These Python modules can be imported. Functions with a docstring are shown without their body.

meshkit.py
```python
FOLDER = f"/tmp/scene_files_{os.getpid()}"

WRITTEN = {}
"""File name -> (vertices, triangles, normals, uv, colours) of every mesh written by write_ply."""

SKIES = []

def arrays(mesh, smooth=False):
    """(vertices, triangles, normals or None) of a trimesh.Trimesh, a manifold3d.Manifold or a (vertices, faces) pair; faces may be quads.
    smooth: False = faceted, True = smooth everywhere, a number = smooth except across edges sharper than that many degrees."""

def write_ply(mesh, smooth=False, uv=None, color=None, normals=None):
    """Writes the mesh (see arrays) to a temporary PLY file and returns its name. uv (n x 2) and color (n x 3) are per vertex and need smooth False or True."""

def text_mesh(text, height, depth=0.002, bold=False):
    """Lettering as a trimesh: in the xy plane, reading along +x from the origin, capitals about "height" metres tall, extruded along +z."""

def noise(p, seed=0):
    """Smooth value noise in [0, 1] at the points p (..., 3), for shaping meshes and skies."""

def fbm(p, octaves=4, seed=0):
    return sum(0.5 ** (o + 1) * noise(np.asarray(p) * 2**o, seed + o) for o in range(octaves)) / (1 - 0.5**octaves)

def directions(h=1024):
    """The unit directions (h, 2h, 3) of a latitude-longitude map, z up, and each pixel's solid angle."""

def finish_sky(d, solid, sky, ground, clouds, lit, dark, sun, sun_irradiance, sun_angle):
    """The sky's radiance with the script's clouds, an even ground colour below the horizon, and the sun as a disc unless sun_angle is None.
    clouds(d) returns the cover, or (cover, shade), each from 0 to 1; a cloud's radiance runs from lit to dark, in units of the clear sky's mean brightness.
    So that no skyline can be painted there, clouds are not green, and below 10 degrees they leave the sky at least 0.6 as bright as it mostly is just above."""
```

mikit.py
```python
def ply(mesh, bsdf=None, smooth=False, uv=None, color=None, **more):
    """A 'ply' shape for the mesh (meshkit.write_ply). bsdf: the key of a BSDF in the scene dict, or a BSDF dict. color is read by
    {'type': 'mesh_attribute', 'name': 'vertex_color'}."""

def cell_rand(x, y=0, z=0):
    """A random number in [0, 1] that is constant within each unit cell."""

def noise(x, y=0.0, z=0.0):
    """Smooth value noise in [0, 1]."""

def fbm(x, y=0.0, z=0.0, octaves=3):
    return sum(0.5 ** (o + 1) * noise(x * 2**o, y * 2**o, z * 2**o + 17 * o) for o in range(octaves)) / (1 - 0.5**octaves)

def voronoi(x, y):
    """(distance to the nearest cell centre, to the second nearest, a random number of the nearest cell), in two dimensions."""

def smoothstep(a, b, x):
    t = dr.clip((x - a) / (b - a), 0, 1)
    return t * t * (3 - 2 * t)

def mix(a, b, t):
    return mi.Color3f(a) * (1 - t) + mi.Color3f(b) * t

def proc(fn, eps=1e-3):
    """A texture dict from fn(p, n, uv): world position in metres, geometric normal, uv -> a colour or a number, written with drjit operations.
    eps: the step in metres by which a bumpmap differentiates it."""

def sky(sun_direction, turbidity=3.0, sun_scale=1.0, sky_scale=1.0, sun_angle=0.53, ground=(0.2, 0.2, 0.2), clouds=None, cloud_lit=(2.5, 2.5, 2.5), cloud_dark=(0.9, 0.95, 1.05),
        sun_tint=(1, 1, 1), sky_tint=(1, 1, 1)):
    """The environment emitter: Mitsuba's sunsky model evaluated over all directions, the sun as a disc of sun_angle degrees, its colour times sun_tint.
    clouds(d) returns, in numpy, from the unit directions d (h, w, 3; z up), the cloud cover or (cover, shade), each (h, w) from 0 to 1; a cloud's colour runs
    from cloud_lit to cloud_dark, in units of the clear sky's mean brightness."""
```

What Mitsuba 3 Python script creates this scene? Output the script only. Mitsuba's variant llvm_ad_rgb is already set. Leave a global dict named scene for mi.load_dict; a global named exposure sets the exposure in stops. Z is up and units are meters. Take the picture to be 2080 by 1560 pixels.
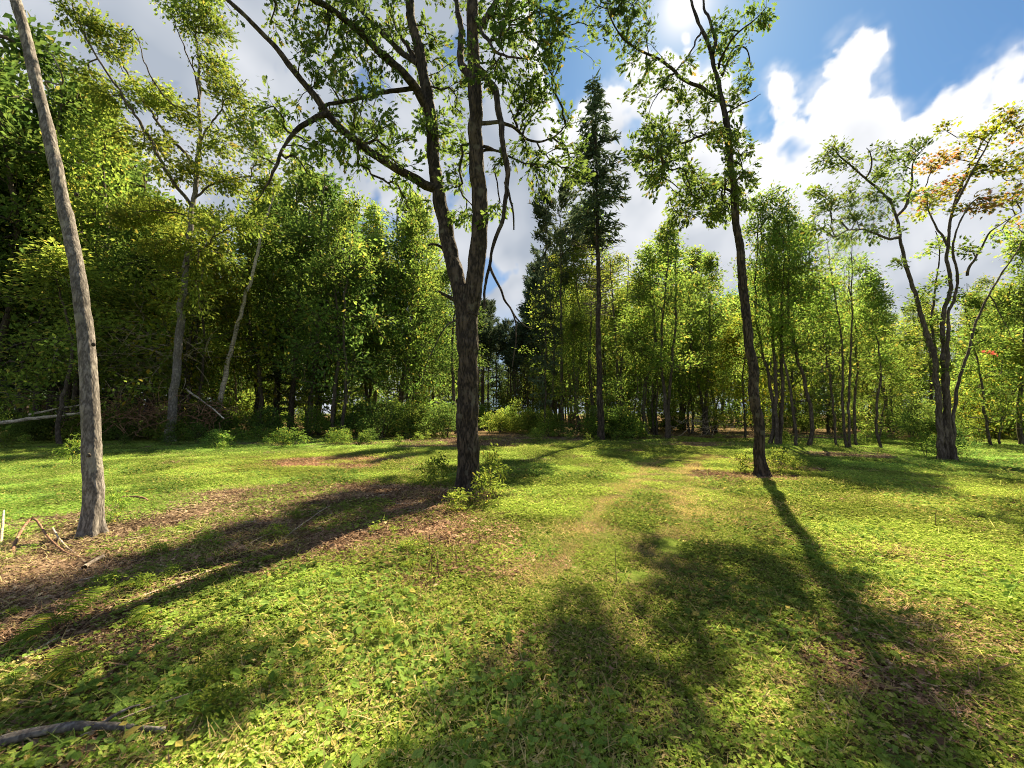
import math, random
import numpy as np, trimesh
import mitsuba as mi, drjit as dr
import mikit, meshkit
from mikit import proc, noise, fbm, mix, smoothstep
from scipy.interpolate import CubicSpline

T = mi.ScalarTransform4f
scene, labels = {}, {}

# ---------------------------------------------------------------- camera, sky, exposure
PITCH = math.radians(4.39)
EYE = 1.6
cp, sp = math.cos(PITCH), math.sin(PITCH)
scene['camera'] = {'type': 'perspective', 'fov': 2 * math.degrees(math.atan(1040 / 782)), 'fov_axis': 'x', 'near_clip': 0.05, 'far_clip': 3000.0,
                   'to_world': T().look_at(origin=[0, 0, EYE], target=[0, cp * 10, EYE + sp * 10], up=[0, 0, 1])}
SUN = np.array([0.3046, 0.6262, 0.7177])
exposure = 3.27

CB_AZ = np.radians([-180, -120, -60, -20, 0, 2.5, 4.4, 6.2, 8.5, 10.8, 13.5, 15.4, 18, 19.7, 22, 24.3, 28, 31, 33.2, 34.6, 36, 37.5, 39, 41, 43, 44.5, 45.4, 46.3, 47.2, 48.4, 50, 52.7, 56, 75, 110, 150, 180])
CB_EL = np.radians([45, 60, 88, 84, 68, 56, 47, 43.5, 41.5, 42.5, 43, 44.5, 44, 44.5, 43, 41.5, 40, 39, 34.5, 34.5, 37, 36.4, 34.5, 36, 37, 36.6, 34.6, 33.6, 30.6, 30, 31, 31, 32, 30, 40, 42, 45])


ROT = np.array([[0.36, 0.48, -0.80], [-0.80, 0.60, 0.0], [0.48, 0.64, 0.60]])


def billow(q, f, octaves, seed):
    """round heaped shapes: sharp valleys between full tops"""
    out, amp, total = 0, 1.0, 0
    for o in range(octaves):
        q = q @ ROT.T
        out = out + amp * np.abs(2 * meshkit.noise(q * f + 5.3 * o, seed + o) - 1)
        total += amp; amp *= 0.52; f *= 2.05
    return out / total


def clouds(d):
    az, el = np.arctan2(d[..., 0], d[..., 1]), np.arcsin(np.clip(d[..., 2], -1, 1))
    sun = SUN / np.linalg.norm(SUN)
    to_sun = sun - d * (d @ sun)[..., None]
    to_sun /= np.linalg.norm(to_sun, axis=-1, keepdims=True) + 0.05
    q = d + 0.025 * (np.stack([meshkit.fbm(d @ ROT * 14 + k * 7, 4, 11 + k) for k in range(3)], -1) - 0.5)
    big, heap = meshkit.fbm(q @ ROT * 5, 4, 3), billow(q, 7.0, 6, 8)
    top = np.interp(az, CB_AZ, CB_EL)
    gap = top - el + 0.06 * (big - 0.5) + 0.19 * (heap - 0.42)
    cover = np.clip((gap + 0.004) / 0.022, 0, 1)
    wisp = np.clip((meshkit.fbm(q * 30, 4, 5) - 0.35) * 3, 0, 1)
    cover = np.maximum(cover * cover * (3 - 2 * cover), 0.5 * wisp * np.clip((gap + 0.05) / 0.05, 0, 1) ** 2)
    hole = np.clip((meshkit.fbm(q @ ROT * 8 + 31, 5, 21) - 0.64) / 0.07, 0, 1)          # thin blue openings in the bank
    low = np.clip((math.radians(17) - el) / 0.12, 0, 1) * np.exp(-((az - 0.02) / 0.12) ** 2)
    cover = cover * (1 - 0.75 * hole) * (1 - 0.75 * low * np.clip(heap * 2.5, 0, 1))
    relief = billow(q + 0.02 * to_sun, 6.0, 3, 8) - billow(q - 0.02 * to_sun, 6.0, 3, 8)
    deep = np.clip(gap / 0.26, 0, 1)
    shade = np.clip(0.02 + 0.72 * deep ** 1.2 + 0.5 * relief * deep + 1.5 * (big - 0.5) * deep + 0.10 * np.clip((-az - 0.15) / 0.4, 0, 1), 0, 1)
    near = np.degrees(np.arccos(np.clip(d @ sun, -1, 1)))          # thin bright veil of cloud round the sun
    veil = 0.95 * np.exp(-(near / 2.2) ** 2) + 0.30 * np.exp(-(near / 6.5) ** 2)
    return np.maximum(cover, veil), shade * (1 - np.exp(-(near / 4.0) ** 2))


scene['sky'] = mikit.sky(SUN, turbidity=2.6, clouds=clouds, cloud_lit=(3.9, 3.9, 3.95), cloud_dark=(1.62, 1.82, 2.12), ground=(0.10, 0.12, 0.05),
                         sun_scale=1.6, sky_scale=0.36, sky_tint=(0.66, 0.95, 1.22), sun_tint=(1.0, 0.97, 0.84))

# ---------------------------------------------------------------- places


def hgt(x, y):
    x, y = np.asarray(x, float), np.asarray(y, float)
    p = np.stack([x / 3.2, y / 3.2, np.zeros_like(x)], -1)
    q = np.stack([x / 0.7, y / 0.7, np.ones_like(x)], -1)
    near = np.exp(-(x ** 2 + y ** 2) / 2.5)
    return (0.13 * (meshkit.fbm(p, 3, 40) - 0.5) + 0.035 * (meshkit.fbm(q, 2, 41) - 0.5)) * (1 - 0.7 * near)


def G(px, py):
    """the ground point seen at this spot of the 2080 x 1560 photograph"""
    u, v = (px - 1040) / 782, (780 - py) / 782
    t = EYE / -(sp + v * cp)
    return np.array([u * t, (cp - v * sp) * t, 0.0])


def P(px, py, y):
    u, v = (px - 1040) / 782, (780 - py) / 782
    t = y / (cp - v * sp)
    return np.array([u * t, y, EYE + (sp + v * cp) * t])


def on_ground(p):
    return np.array([p[0], p[1], float(hgt(p[0], p[1]))])


# ---------------------------------------------------------------- materials
def rgb(r, g, b):
    return {'type': 'rgb', 'value': [r, g, b]}


def C3(c):
    return mi.Color3f(*c)


def leaf_bsdf(name, a, b, c, trans=1.15, rare=0.06, rough=0.40, big=0.5, spec=0.45):
    """a to b from leaf to leaf, c for the few that are yellow or brown; every leaf carries its own random uv"""
    def fn(p, n, uv):
        base = mix(C3(a), C3(b), uv.x)
        k = smoothstep(0.35, 0.75, noise(p.x * big, p.y * big, p.z * big))
        base = base * (0.70 + 0.55 * k)
        t = noise(p.x * 0.16 + 9, p.y * 0.16, p.z * 0.07)
        base = base * mix(C3((0.80, 0.98, 1.05)), C3((1.22, 1.04, 0.95)), t)
        return mix(base, C3(c), dr.select(uv.y > 1 - rare, 0.9, 0.0))
    scene[name] = {'type': 'principledthin', 'base_color': proc(fn), 'roughness': rough, 'diff_trans': trans, 'spec_trans': 0.0, 'eta': 1.3 + 0.2 * spec}


leaf_bsdf('oak_leaf_skin', (0.075, 0.140, 0.030), (0.150, 0.215, 0.045), (0.22, 0.18, 0.04), trans=1.2, rare=0.03)
leaf_bsdf('forest_leaf_skin', (0.118, 0.210, 0.036), (0.255, 0.345, 0.062), (0.36, 0.32, 0.06), trans=1.3, rare=0.08)
leaf_bsdf('edge_oak_leaf_skin', (0.105, 0.180, 0.030), (0.235, 0.305, 0.050), (0.30, 0.26, 0.05), trans=1.2, rare=0.06)
leaf_bsdf('dark_leaf_skin', (0.078, 0.155, 0.036), (0.165, 0.245, 0.052), (0.22, 0.21, 0.05), trans=1.1, rare=0.04)
leaf_bsdf('bright_leaf_skin', (0.170, 0.235, 0.022), (0.275, 0.310, 0.035), (0.38, 0.28, 0.03), trans=1.2, rare=0.12)
leaf_bsdf('autumn_leaf_skin', (0.210, 0.230, 0.040), (0.330, 0.215, 0.055), (0.36, 0.14, 0.065), trans=1.2, rare=0.18)
leaf_bsdf('red_leaf_skin', (0.45, 0.06, 0.06), (0.50, 0.12, 0.08), (0.5, 0.2, 0.1), trans=1.1, rare=0.1)
leaf_bsdf('needle_skin', (0.055, 0.092, 0.056), (0.100, 0.140, 0.082), (0.12, 0.10, 0.05), trans=0.5, rare=0.03)
leaf_bsdf('clover_skin', (0.140, 0.245, 0.032), (0.330, 0.445, 0.105), (0.48, 0.47, 0.16), trans=1.15, rare=0.07, big=1.1)
leaf_bsdf('weed_skin', (0.100, 0.190, 0.035), (0.200, 0.310, 0.080), (0.40, 0.34, 0.10), trans=1.0, rare=0.08, big=1.1, rough=.33)
leaf_bsdf('straw_skin', (0.270, 0.250, 0.090), (0.500, 0.430, 0.230), (0.190, 0.250, 0.030), trans=0.7, rare=0.25, big=1.3)
leaf_bsdf('litter_skin', (0.100, 0.062, 0.042), (0.300, 0.215, 0.150), (0.40, 0.32, 0.21), trans=0.35, rare=0.14, big=1.7)


def bark_bsdf(name, dark, light, lichen=None, kx=22.0, kz=4.0, scale=0.012, bands=0.0):
    def f(p):
        w = 1.5 * noise(p.x * 7, p.y * 7, p.z * 5)
        r = dr.minimum(1, 3.2 * dr.abs(fbm(p.x * kx + w, p.y * kx + w, p.z * kz, 3) - 0.5))      # plates between connected cracks
        return 0.62 * r + 0.38 * noise(p.x * kx * 4, p.y * kx * 4, p.z * kz * 6)
    def col(p, n, uv):
        r = smoothstep(0.12, 0.72, f(p))
        c = mix(C3(dark), C3(light), r)
        if bands:
            c = mix(c, C3([x * 0.35 for x in dark]), bands * smoothstep(0.66, 0.74, noise(p.x * 3, p.y * 3, p.z * 26)))
        if lichen:
            c = mix(c, C3(lichen), 0.55 * smoothstep(0.60, 0.72, fbm(p.x * 6, p.y * 6, p.z * 4.5, 4)))
        return c * (0.75 + 0.5 * noise(p.x * 2.0, p.y * 2.0, p.z * 1.3))
    inner = {'type': 'principled', 'base_color': proc(col), 'roughness': 0.88, 'specular': 0.25}
    scene[name] = {'type': 'twosided', 'bsdf': {'type': 'bumpmap', 'arbitrary': proc(lambda p, n, uv: f(p), eps=0.004), 'scale': scale, 'bsdf': inner} if scale else inner}


bark_bsdf('oak_bark', (0.012, 0.010, 0.009), (0.068, 0.055, 0.045), (0.10, 0.10, 0.08), kx=17, kz=2.6, scale=0.02)
bark_bsdf('grey_bark', (0.062, 0.058, 0.056), (0.185, 0.177, 0.170), (0.22, 0.22, 0.19), kx=30, kz=6, scale=0.008)
bark_bsdf('forest_bark', (0.038, 0.031, 0.026), (0.105, 0.090, 0.076), None, kx=18, kz=3, scale=0)
bark_bsdf('pale_bark', (0.300, 0.270, 0.230), (0.560, 0.530, 0.480), None, kx=14, kz=10, scale=0, bands=0.9)
bark_bsdf('dead_wood', (0.230, 0.190, 0.150), (0.480, 0.420, 0.350), None, kx=30, kz=30, scale=0)
bark_bsdf('rust_twig', (0.100, 0.055, 0.035), (0.270, 0.165, 0.110), None, kx=24, kz=24, scale=0)


LITTER = [(-4.0, 6.0, 3.0, .75), (-3.1, 7.8, 2.6, 1.15), (-4.3, 4.0, 2.0, 1.05), (-2.4, 5.0, 2.2, .7), (-6.0, 13.0, 2.4, 1.1), (-3.0, 21.0, 3.6, 2.5), (-1.0, 24, 3.5, 2.0), (4.0, 24.5, 4.5, 1.6), (-3.0, 2.75, .9, .35), (-5.4, 4.9, 1.1, .5),
          (5.9, 9.9, 1.1, .7), (-2.3, 1.85, .6, .22), (8.2, 12.2, .9, 1.4), (10.5, 20, 2.6, 1.6), (-10.5, 20.0, 4.0, 1.0), (2.2, 2.55, .4, .3), (13.2, 15.2, 1.6, .9), (-1.1, 4.0, .32, .22), (-.9, 7.7, .8, .7), (3.6, 2.95, .34, .2)]
DRY = [(0.6, 5.0, 0.6, .8), (0.4, 3.0, 0.8, 0.6), (2.6, 3.2, 0.9, 0.5), (3.5, 4.4, 0.7, 0.5), (-0.4, 3.3, 1.1, 0.6), (-1.3, 2.4, 0.9, 0.5), (0.2, 2.1, 1.1, 0.4), (2.2, 2.4, 0.9, 0.4), (4.3, 7.0, 0.6, .8),
       (-5.5, 7.2, 1.2, 1.6), (3.3, 6.0, .5, .8), (7.0, 7.0, 0.8, 0.6), (-2.0, 5.7, 1.2, .5)]
TRACK = np.array([G(a, b)[:2] for a, b in [(1110, 1170), (1150, 1120), (1190, 1075), (1240, 1020), (1290, 975), (1320, 950), (1350, 932)]]), np.array([G(a, b)[:2] for a, b in [(1330, 1180), (1365, 1100), (1385, 1040), (1395, 1000), (1405, 970), (1415, 945), (1435, 925)]])
edge_noise = lambda x, y, s, k: meshkit.fbm(np.stack([np.asarray(x, float) * s, np.asarray(y, float) * s, np.zeros_like(np.asarray(x, float))], -1), 4, k)


def mask(spots, x, y, seed):
    x, y = np.asarray(x, float), np.asarray(y, float)
    m = np.zeros_like(x)
    for cx, cy, rx, ry in spots:
        m = np.maximum(m, 1.25 - ((x - cx) / rx) ** 2 * 0.6 - ((y - cy) / ry) ** 2 * 0.6)
    return np.clip((m + 1.5 * (edge_noise(x, y, 1.1, seed) - 0.5) - 0.40) / 0.30, 0, 1)


def ground_color(p, n, uv):
    m = mi.Float(0)
    for cx, cy, rx, ry in LITTER:
        m = dr.maximum(m, 1.25 - dr.square((p.x - cx) / rx) * 0.6 - dr.square((p.y - cy) / ry) * 0.6)
    m = smoothstep(0.35, 0.8, m + 1.3 * (fbm(p.x * 1.1, p.y * 1.1, 3.0, 3) - 0.5))
    far = smoothstep(23.0, 29.0, p.y + 4 * noise(p.x * 0.3, p.y * 0.3))
    f = fbm(p.x * 30, p.y * 30, 0.0, 3)
    g = fbm(p.x * 2.5, p.y * 2.5, 5.0, 3)
    turf = mix(C3((0.035, 0.036, 0.014)), C3((0.120, 0.105, 0.048)), smoothstep(0.3, 0.7, f))
    turf = mix(turf, C3((0.070, 0.115, 0.018)), smoothstep(0.35, 0.6, g) * 0.75)
    soil = mix(C3((0.050, 0.031, 0.021)), C3((0.210, 0.148, 0.102)), smoothstep(0.32, 0.72, f))
    return mix(turf, soil, dr.maximum(m, 0.75 * far))


scene['ground_skin'] = {'type': 'diffuse', 'reflectance': proc(ground_color)}

# ---------------------------------------------------------------- ground sheet
gx = np.sinh(np.linspace(-1, 1, 321) * 4.4) / np.sinh(4.4) * 320
gy = np.concatenate([np.sinh(np.linspace(-1, 0, 60)[:-1] * 4.5) / np.sinh(4.5) * 150, np.linspace(0, 12, 150)[:-1], 12 + np.sinh(np.linspace(0, 1, 120) * 4.0) / np.sinh(4.0) * 310])
X, Y = np.meshgrid(gx, gy)
Z = hgt(X, Y)
nx, ny = len(gx), len(gy)
i = (np.arange(ny - 1)[:, None] * nx + np.arange(nx - 1)[None]).ravel()
scene['ground'] = mikit.ply((np.stack([X.ravel(), Y.ravel(), Z.ravel()], 1), np.stack([i, i + 1, i + nx + 1, i + nx], 1)), 'ground_skin', smooth=True)
labels['ground'] = {'kind': 'structure', 'label': 'uneven clearing floor of soil and trodden turf running back under the trees'}


# ---------------------------------------------------------------- growing and meshing
def merge(parts):
    vs, fs, us, at = [], [], [], 0
    for p in parts:
        v, f = p[0], p[1]
        vs.append(v); fs.append(np.asarray(f) + at); at += len(v)
        if len(p) > 2: us.append(p[2])
    return (np.vstack(vs), np.vstack(fs), np.vstack(us)) if us else (np.vstack(vs), np.vstack(fs))


def tube(pts, rad, sides=6, bump=0.0, seed=0, flare=0.0, cap=True):
    pts, rad = np.asarray(pts, float), np.asarray(rad, float)
    t = np.gradient(pts, axis=0)
    t /= np.linalg.norm(t, axis=1, keepdims=True) + 1e-12
    m = np.abs(t.mean(0))
    ref = np.eye(3)[np.argmin(m)]
    a = np.cross(t, ref); a /= np.linalg.norm(a, axis=1, keepdims=True) + 1e-12
    b = np.cross(t, a)
    th = np.arange(sides) / sides * 2 * np.pi
    ring = np.cos(th)[None, :, None] * a[:, None] + np.sin(th)[None, :, None] * b[:, None]
    r = np.repeat(rad[:, None], sides, 1)
    if flare:
        h = np.maximum(0, pts[:, 2] - pts[0, 2] - 0.22)
        lob = 0.6 + 0.4 * np.cos(th * 5 + seed) + 0.25 * np.cos(th * 3 + 2 * seed)
        r = r * (1 + flare * np.exp(-h / 0.20)[:, None] * lob[None])
    if bump:
        q = pts[:, None] + ring * rad[:, None, None]
        k = q * np.array([1, 1, 0.10]) * 22
        rid = 1 - np.abs(2 * meshkit.fbm(k, 3, seed) - 1)
        lump = meshkit.fbm(q * 3.0, 2, seed + 9) - 0.5
        r = r + bump * (rid - 0.75) + 2.0 * bump * lump
    v = (pts[:, None] + ring * r[..., None]).reshape(-1, 3)
    n = len(pts)
    i = (np.arange(n - 1)[:, None] * sides + np.arange(sides)[None]).ravel()
    j = (np.arange(n - 1)[:, None] * sides + (np.arange(sides)[None] + 1) % sides).ravel()
    f = np.concatenate([np.stack([i, j, j + sides], 1), np.stack([i, j + sides, i + sides], 1)])
    if cap:
        v = np.vstack([v, pts[-1:]])
        e = (n - 1) * sides
        f = np.vstack([f, np.stack([e + np.arange(sides), e + (np.arange(sides) + 1) % sides, np.full(sides, len(v) - 1)], 1)])
    return v, f


def curve(pts, step=0.15, wob=0.0, seed=0):
    pts = np.asarray(pts, float)
    s = np.concatenate([[0], np.cumsum(np.linalg.norm(np.diff(pts, axis=0), axis=1))])
    n = max(3, int(s[-1] / step) + 1)
    u = np.linspace(0, s[-1], n)
    out = CubicSpline(s, pts)(u) if len(pts) > 2 else np.stack([np.interp(u, s, pts[:, k]) for k in range(3)], 1)
    if wob:
        k = np.stack([u * 1.3, u * 0, u * 0], 1)
        w = np.stack([meshkit.fbm(k + 17 * c, 3, seed + c) - 0.5 for c in range(3)], 1)
        out = out + w * wob * 2 * np.minimum(1, np.minimum(u, s[-1] - u + 0.2) / 0.5)[:, None]
    return out


class Skeleton:
    """nodes with parents; limbs are given, twigs grow from them to wherever leaves hang"""

    def __init__(self, seed):
        self.p, self.par, self.fixed, self.rng, self.tips, self.len = [], [], [], np.random.default_rng(seed), [], []
        self.ok = []

    def limb(self, pts, start=None, ok_from=0.0):
        par = -1 if start is None else self.near(pts[0] if start is True else start)
        first = len(self.p)
        n = len(pts)
        for k, q in enumerate(pts):
            self.p.append(np.asarray(q, float)); self.par.append(par); self.fixed.append(True)
            self.ok.append(k / n >= ok_from); self.len.append(0.0 if par < 0 else self.len[par] * 0.2)
            par = len(self.p) - 1
        return first

    def near(self, q):
        return int(np.argmin(np.linalg.norm(np.array(self.p) - q, axis=1)))

    def grow(self, targets, step=0.22, up=0.35, wob=0.10, sag=0.0, reach=0.25):
        targets = np.asarray(targets, float)
        ok = np.array(self.ok)
        base = np.array(self.p)[ok]
        d = np.array([np.min(np.linalg.norm(base - t, axis=1)) for t in targets])
        for t in targets[np.argsort(d)]:
            p = np.array(self.p)
            dist = np.linalg.norm(p + np.array([0, 0, up]) * np.linalg.norm(p - t, axis=1)[:, None] * 0.6 - t, axis=1) + reach * np.array(self.len)
            dist[~np.array(self.ok)] = 1e9
            k = int(np.argmin(dist))
            a = p[k]
            L = np.linalg.norm(t - a)
            if L < 0.05: continue
            g = self.par[k]
            fwd = (a - p[g]) if g >= 0 else np.array([0, 0, 1.0])
            fwd = fwd / (np.linalg.norm(fwd) + 1e-9)
            mid = a + (t - a) * 0.45 + L * 0.18 * fwd * (0.3 if self.fixed[k] else 1.0) + np.array([0, 0, -sag * L]) + self.rng.normal(0, wob, 3) * L
            n = max(2, int(math.ceil(L / step)))
            par = k
            for s in np.linspace(0, 1, n + 1)[1:]:
                q = (1 - s) ** 2 * a + 2 * s * (1 - s) * mid + s * s * t
                if s < 1: q = q + self.rng.normal(0, 0.035, 3) * min(1, L)
                self.p.append(q); self.par.append(par); self.fixed.append(False); self.ok.append(True); self.len.append(self.len[par] + L / n)
                par = len(self.p) - 1
            self.tips.append(par)
        return self

    def twigs(self, tip_r=0.006, power=0.5, most=0.06, sides=5):
        n = len(self.p)
        cnt = np.zeros(n)
        for k in self.tips: cnt[k] += 1
        kids = [[] for _ in range(n)]
        for k in range(n - 1, -1, -1):
            g = self.par[k]
            if g >= 0 and not self.fixed[k]:
                cnt[g] += cnt[k]; kids[g].append(k)
        rad = np.minimum(most, tip_r * np.maximum(cnt, 1) ** power)
        p, parts = np.array(self.p), []
        starts = [(k, c) for k in range(n) for c in ([] if not kids[k] else kids[k] if self.fixed[k] else sorted(kids[k], key=lambda c: -cnt[c])[1:])]
        for k, c in starts:
            chain, r = [k, c], [rad[c], rad[c]]
            while kids[c]:
                c = max(kids[c], key=lambda x: cnt[x])
                chain.append(c); r.append(rad[c])
            r[-1] *= 0.6
            big = r[0] > 0.02
            parts.append(tube(p[chain], r, sides + 2 if big else sides if r[0] > 0.010 else 3, cap=False))
        return merge(parts)

    def tip_frames(self):
        p = np.array(self.p)
        k = np.array(self.tips)
        g = np.array(self.par)[k]
        g2 = np.where(np.array(self.par)[g] >= 0, np.array(self.par)[g], g)
        return p[k], p[g2]


OAK = np.array([[0, 0, 0], [.10, .22, .02], [.05, .30, .02], [.24, .44, .03], [.12, .52, .02], [.26, .70, .03], [.12, .76, .0], [.0, 1.0, -.05], [-.12, .76, 0], [-.26, .70, .03], [-.12, .52, .02], [-.24, .44, .03], [-.05, .30, .02], [-.10, .22, .02]])
OAKF = np.array([[0, 1, 13], [1, 2, 12], [1, 12, 13], [2, 3, 4], [2, 4, 10], [2, 10, 12], [10, 11, 12], [4, 5, 6], [4, 6, 8], [4, 8, 10], [8, 9, 10], [6, 7, 8]])
MAPLE = np.array([[0, 0, 0], [.30, .10, .02], [.24, .34, .03], [.46, .62, .03], [.16, .62, .01], [0, 1, -.06], [-.16, .62, .01], [-.46, .62, .03], [-.24, .34, .03], [-.30, .10, .02]])
MAPLEF = np.array([[0, 1, 2], [2, 3, 4], [4, 5, 6], [6, 7, 8], [8, 9, 0], [0, 2, 8], [2, 4, 8], [4, 6, 8]])
OVAL = np.array([[0, 0, 0], [.26, .45, .05], [0, 1, -.06], [-.26, .45, .05]])
OVALF = np.array([[0, 1, 2], [0, 2, 3]])
ELONG = np.array([[0, 0, 0], [.17, .30, .03], [.14, .68, .02], [0, 1, -.1], [-.14, .68, .02], [-.17, .30, .03]])
ELONGF = np.array([[0, 1, 2], [0, 2, 3], [0, 3, 4], [0, 4, 5]])
STRIP = np.array([[-.5, 0, 0], [.5, 0, 0], [.3, .6, .06], [-.3, .6, .06], [0, 1, .03]])
STRIPF = np.array([[0, 1, 2], [0, 2, 3], [3, 2, 4]])


def unit(v):
    return v / (np.linalg.norm(v, axis=-1, keepdims=True) + 1e-12)


def leaves(shape, at, along, up, size, rng, width=1.0):
    """one leaf per row: its stalk end, the way it points, the way its face looks, its length"""
    v, f = shape
    y = unit(along)
    x = unit(np.cross(y, up))
    z = np.cross(x, y)
    s = np.asarray(size)[:, None, None]
    w = (v[None, :, :1] * width * x[:, None] + v[None, :, 1:2] * y[:, None] + v[None, :, 2:3] * z[:, None]) * s + at[:, None]
    n, k = len(at), len(v)
    ff = (f[None] + (np.arange(n) * k)[:, None, None]).reshape(-1, 3)
    uv = np.repeat(rng.random((n, 2)), k, 0)
    return w.reshape(-1, 3), ff, uv


def foliage(sk, shape, per, size, rng, spread=0.16, flat=0.8, droop=0.25, back=0.7, keep=None):
    """tufts of leaves along the last stretch of every twig"""
    tip, root = sk.tip_frames()
    if keep is not None: tip, root = tip[keep], root[keep]
    n = len(tip)
    num = rng.poisson(per, n) + 2
    idx = np.repeat(np.arange(n), num)
    N = len(idx)
    s = 1 - back * rng.random(N) ** 1.6
    ax = unit(tip - root)
    at = root[idx] + (tip - root)[idx] * s[:, None] + rng.normal(0, spread, (N, 3)) * np.array([1, 1, 0.7])
    out = unit(at - (root[idx] - ax[idx] * 0.1)) + 0.6 * ax[idx] + rng.normal(0, 0.55, (N, 3)) - np.array([0, 0, droop])
    up = np.array([0, 0, flat]) + rng.normal(0, 0.55, (N, 3))
    return leaves(shape, at, out, up, size * rng.uniform(0.45, 1.25, N), rng)


def blob(rng, c, r, n, squash=0.75):
    d = unit(rng.normal(0, 1, (n, 3)))
    return np.asarray(c) + d * (rng.random((n, 1)) ** 0.45) * r * np.array([1, 1, squash])


def add(key, mesh, bsdf, smooth=False):
    scene[key] = mikit.ply(mesh[:2], bsdf, smooth=smooth, uv=mesh[2] if len(mesh) > 2 else None)


def note(key, label, category=None, group=None, kind=None):
    labels[key] = {k: v for k, v in dict(label=label, category=category, group=group, kind=kind).items() if v}


used = {}


def numbered(name):
    n = used.get(name, 0); used[name] = n + 1
    return name if n == 0 else f'{name}_{n:03d}'


def limb_mesh(pts, r0, r1, sides=10, bump=0.0, seed=0, flare=0.0, power=1.0):
    s = np.linspace(0, 1, len(pts))
    return tube(pts, r0 + (r1 - r0) * s ** power, sides, bump, seed, flare)


STUFF = {'kind': 'stuff'}
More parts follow.
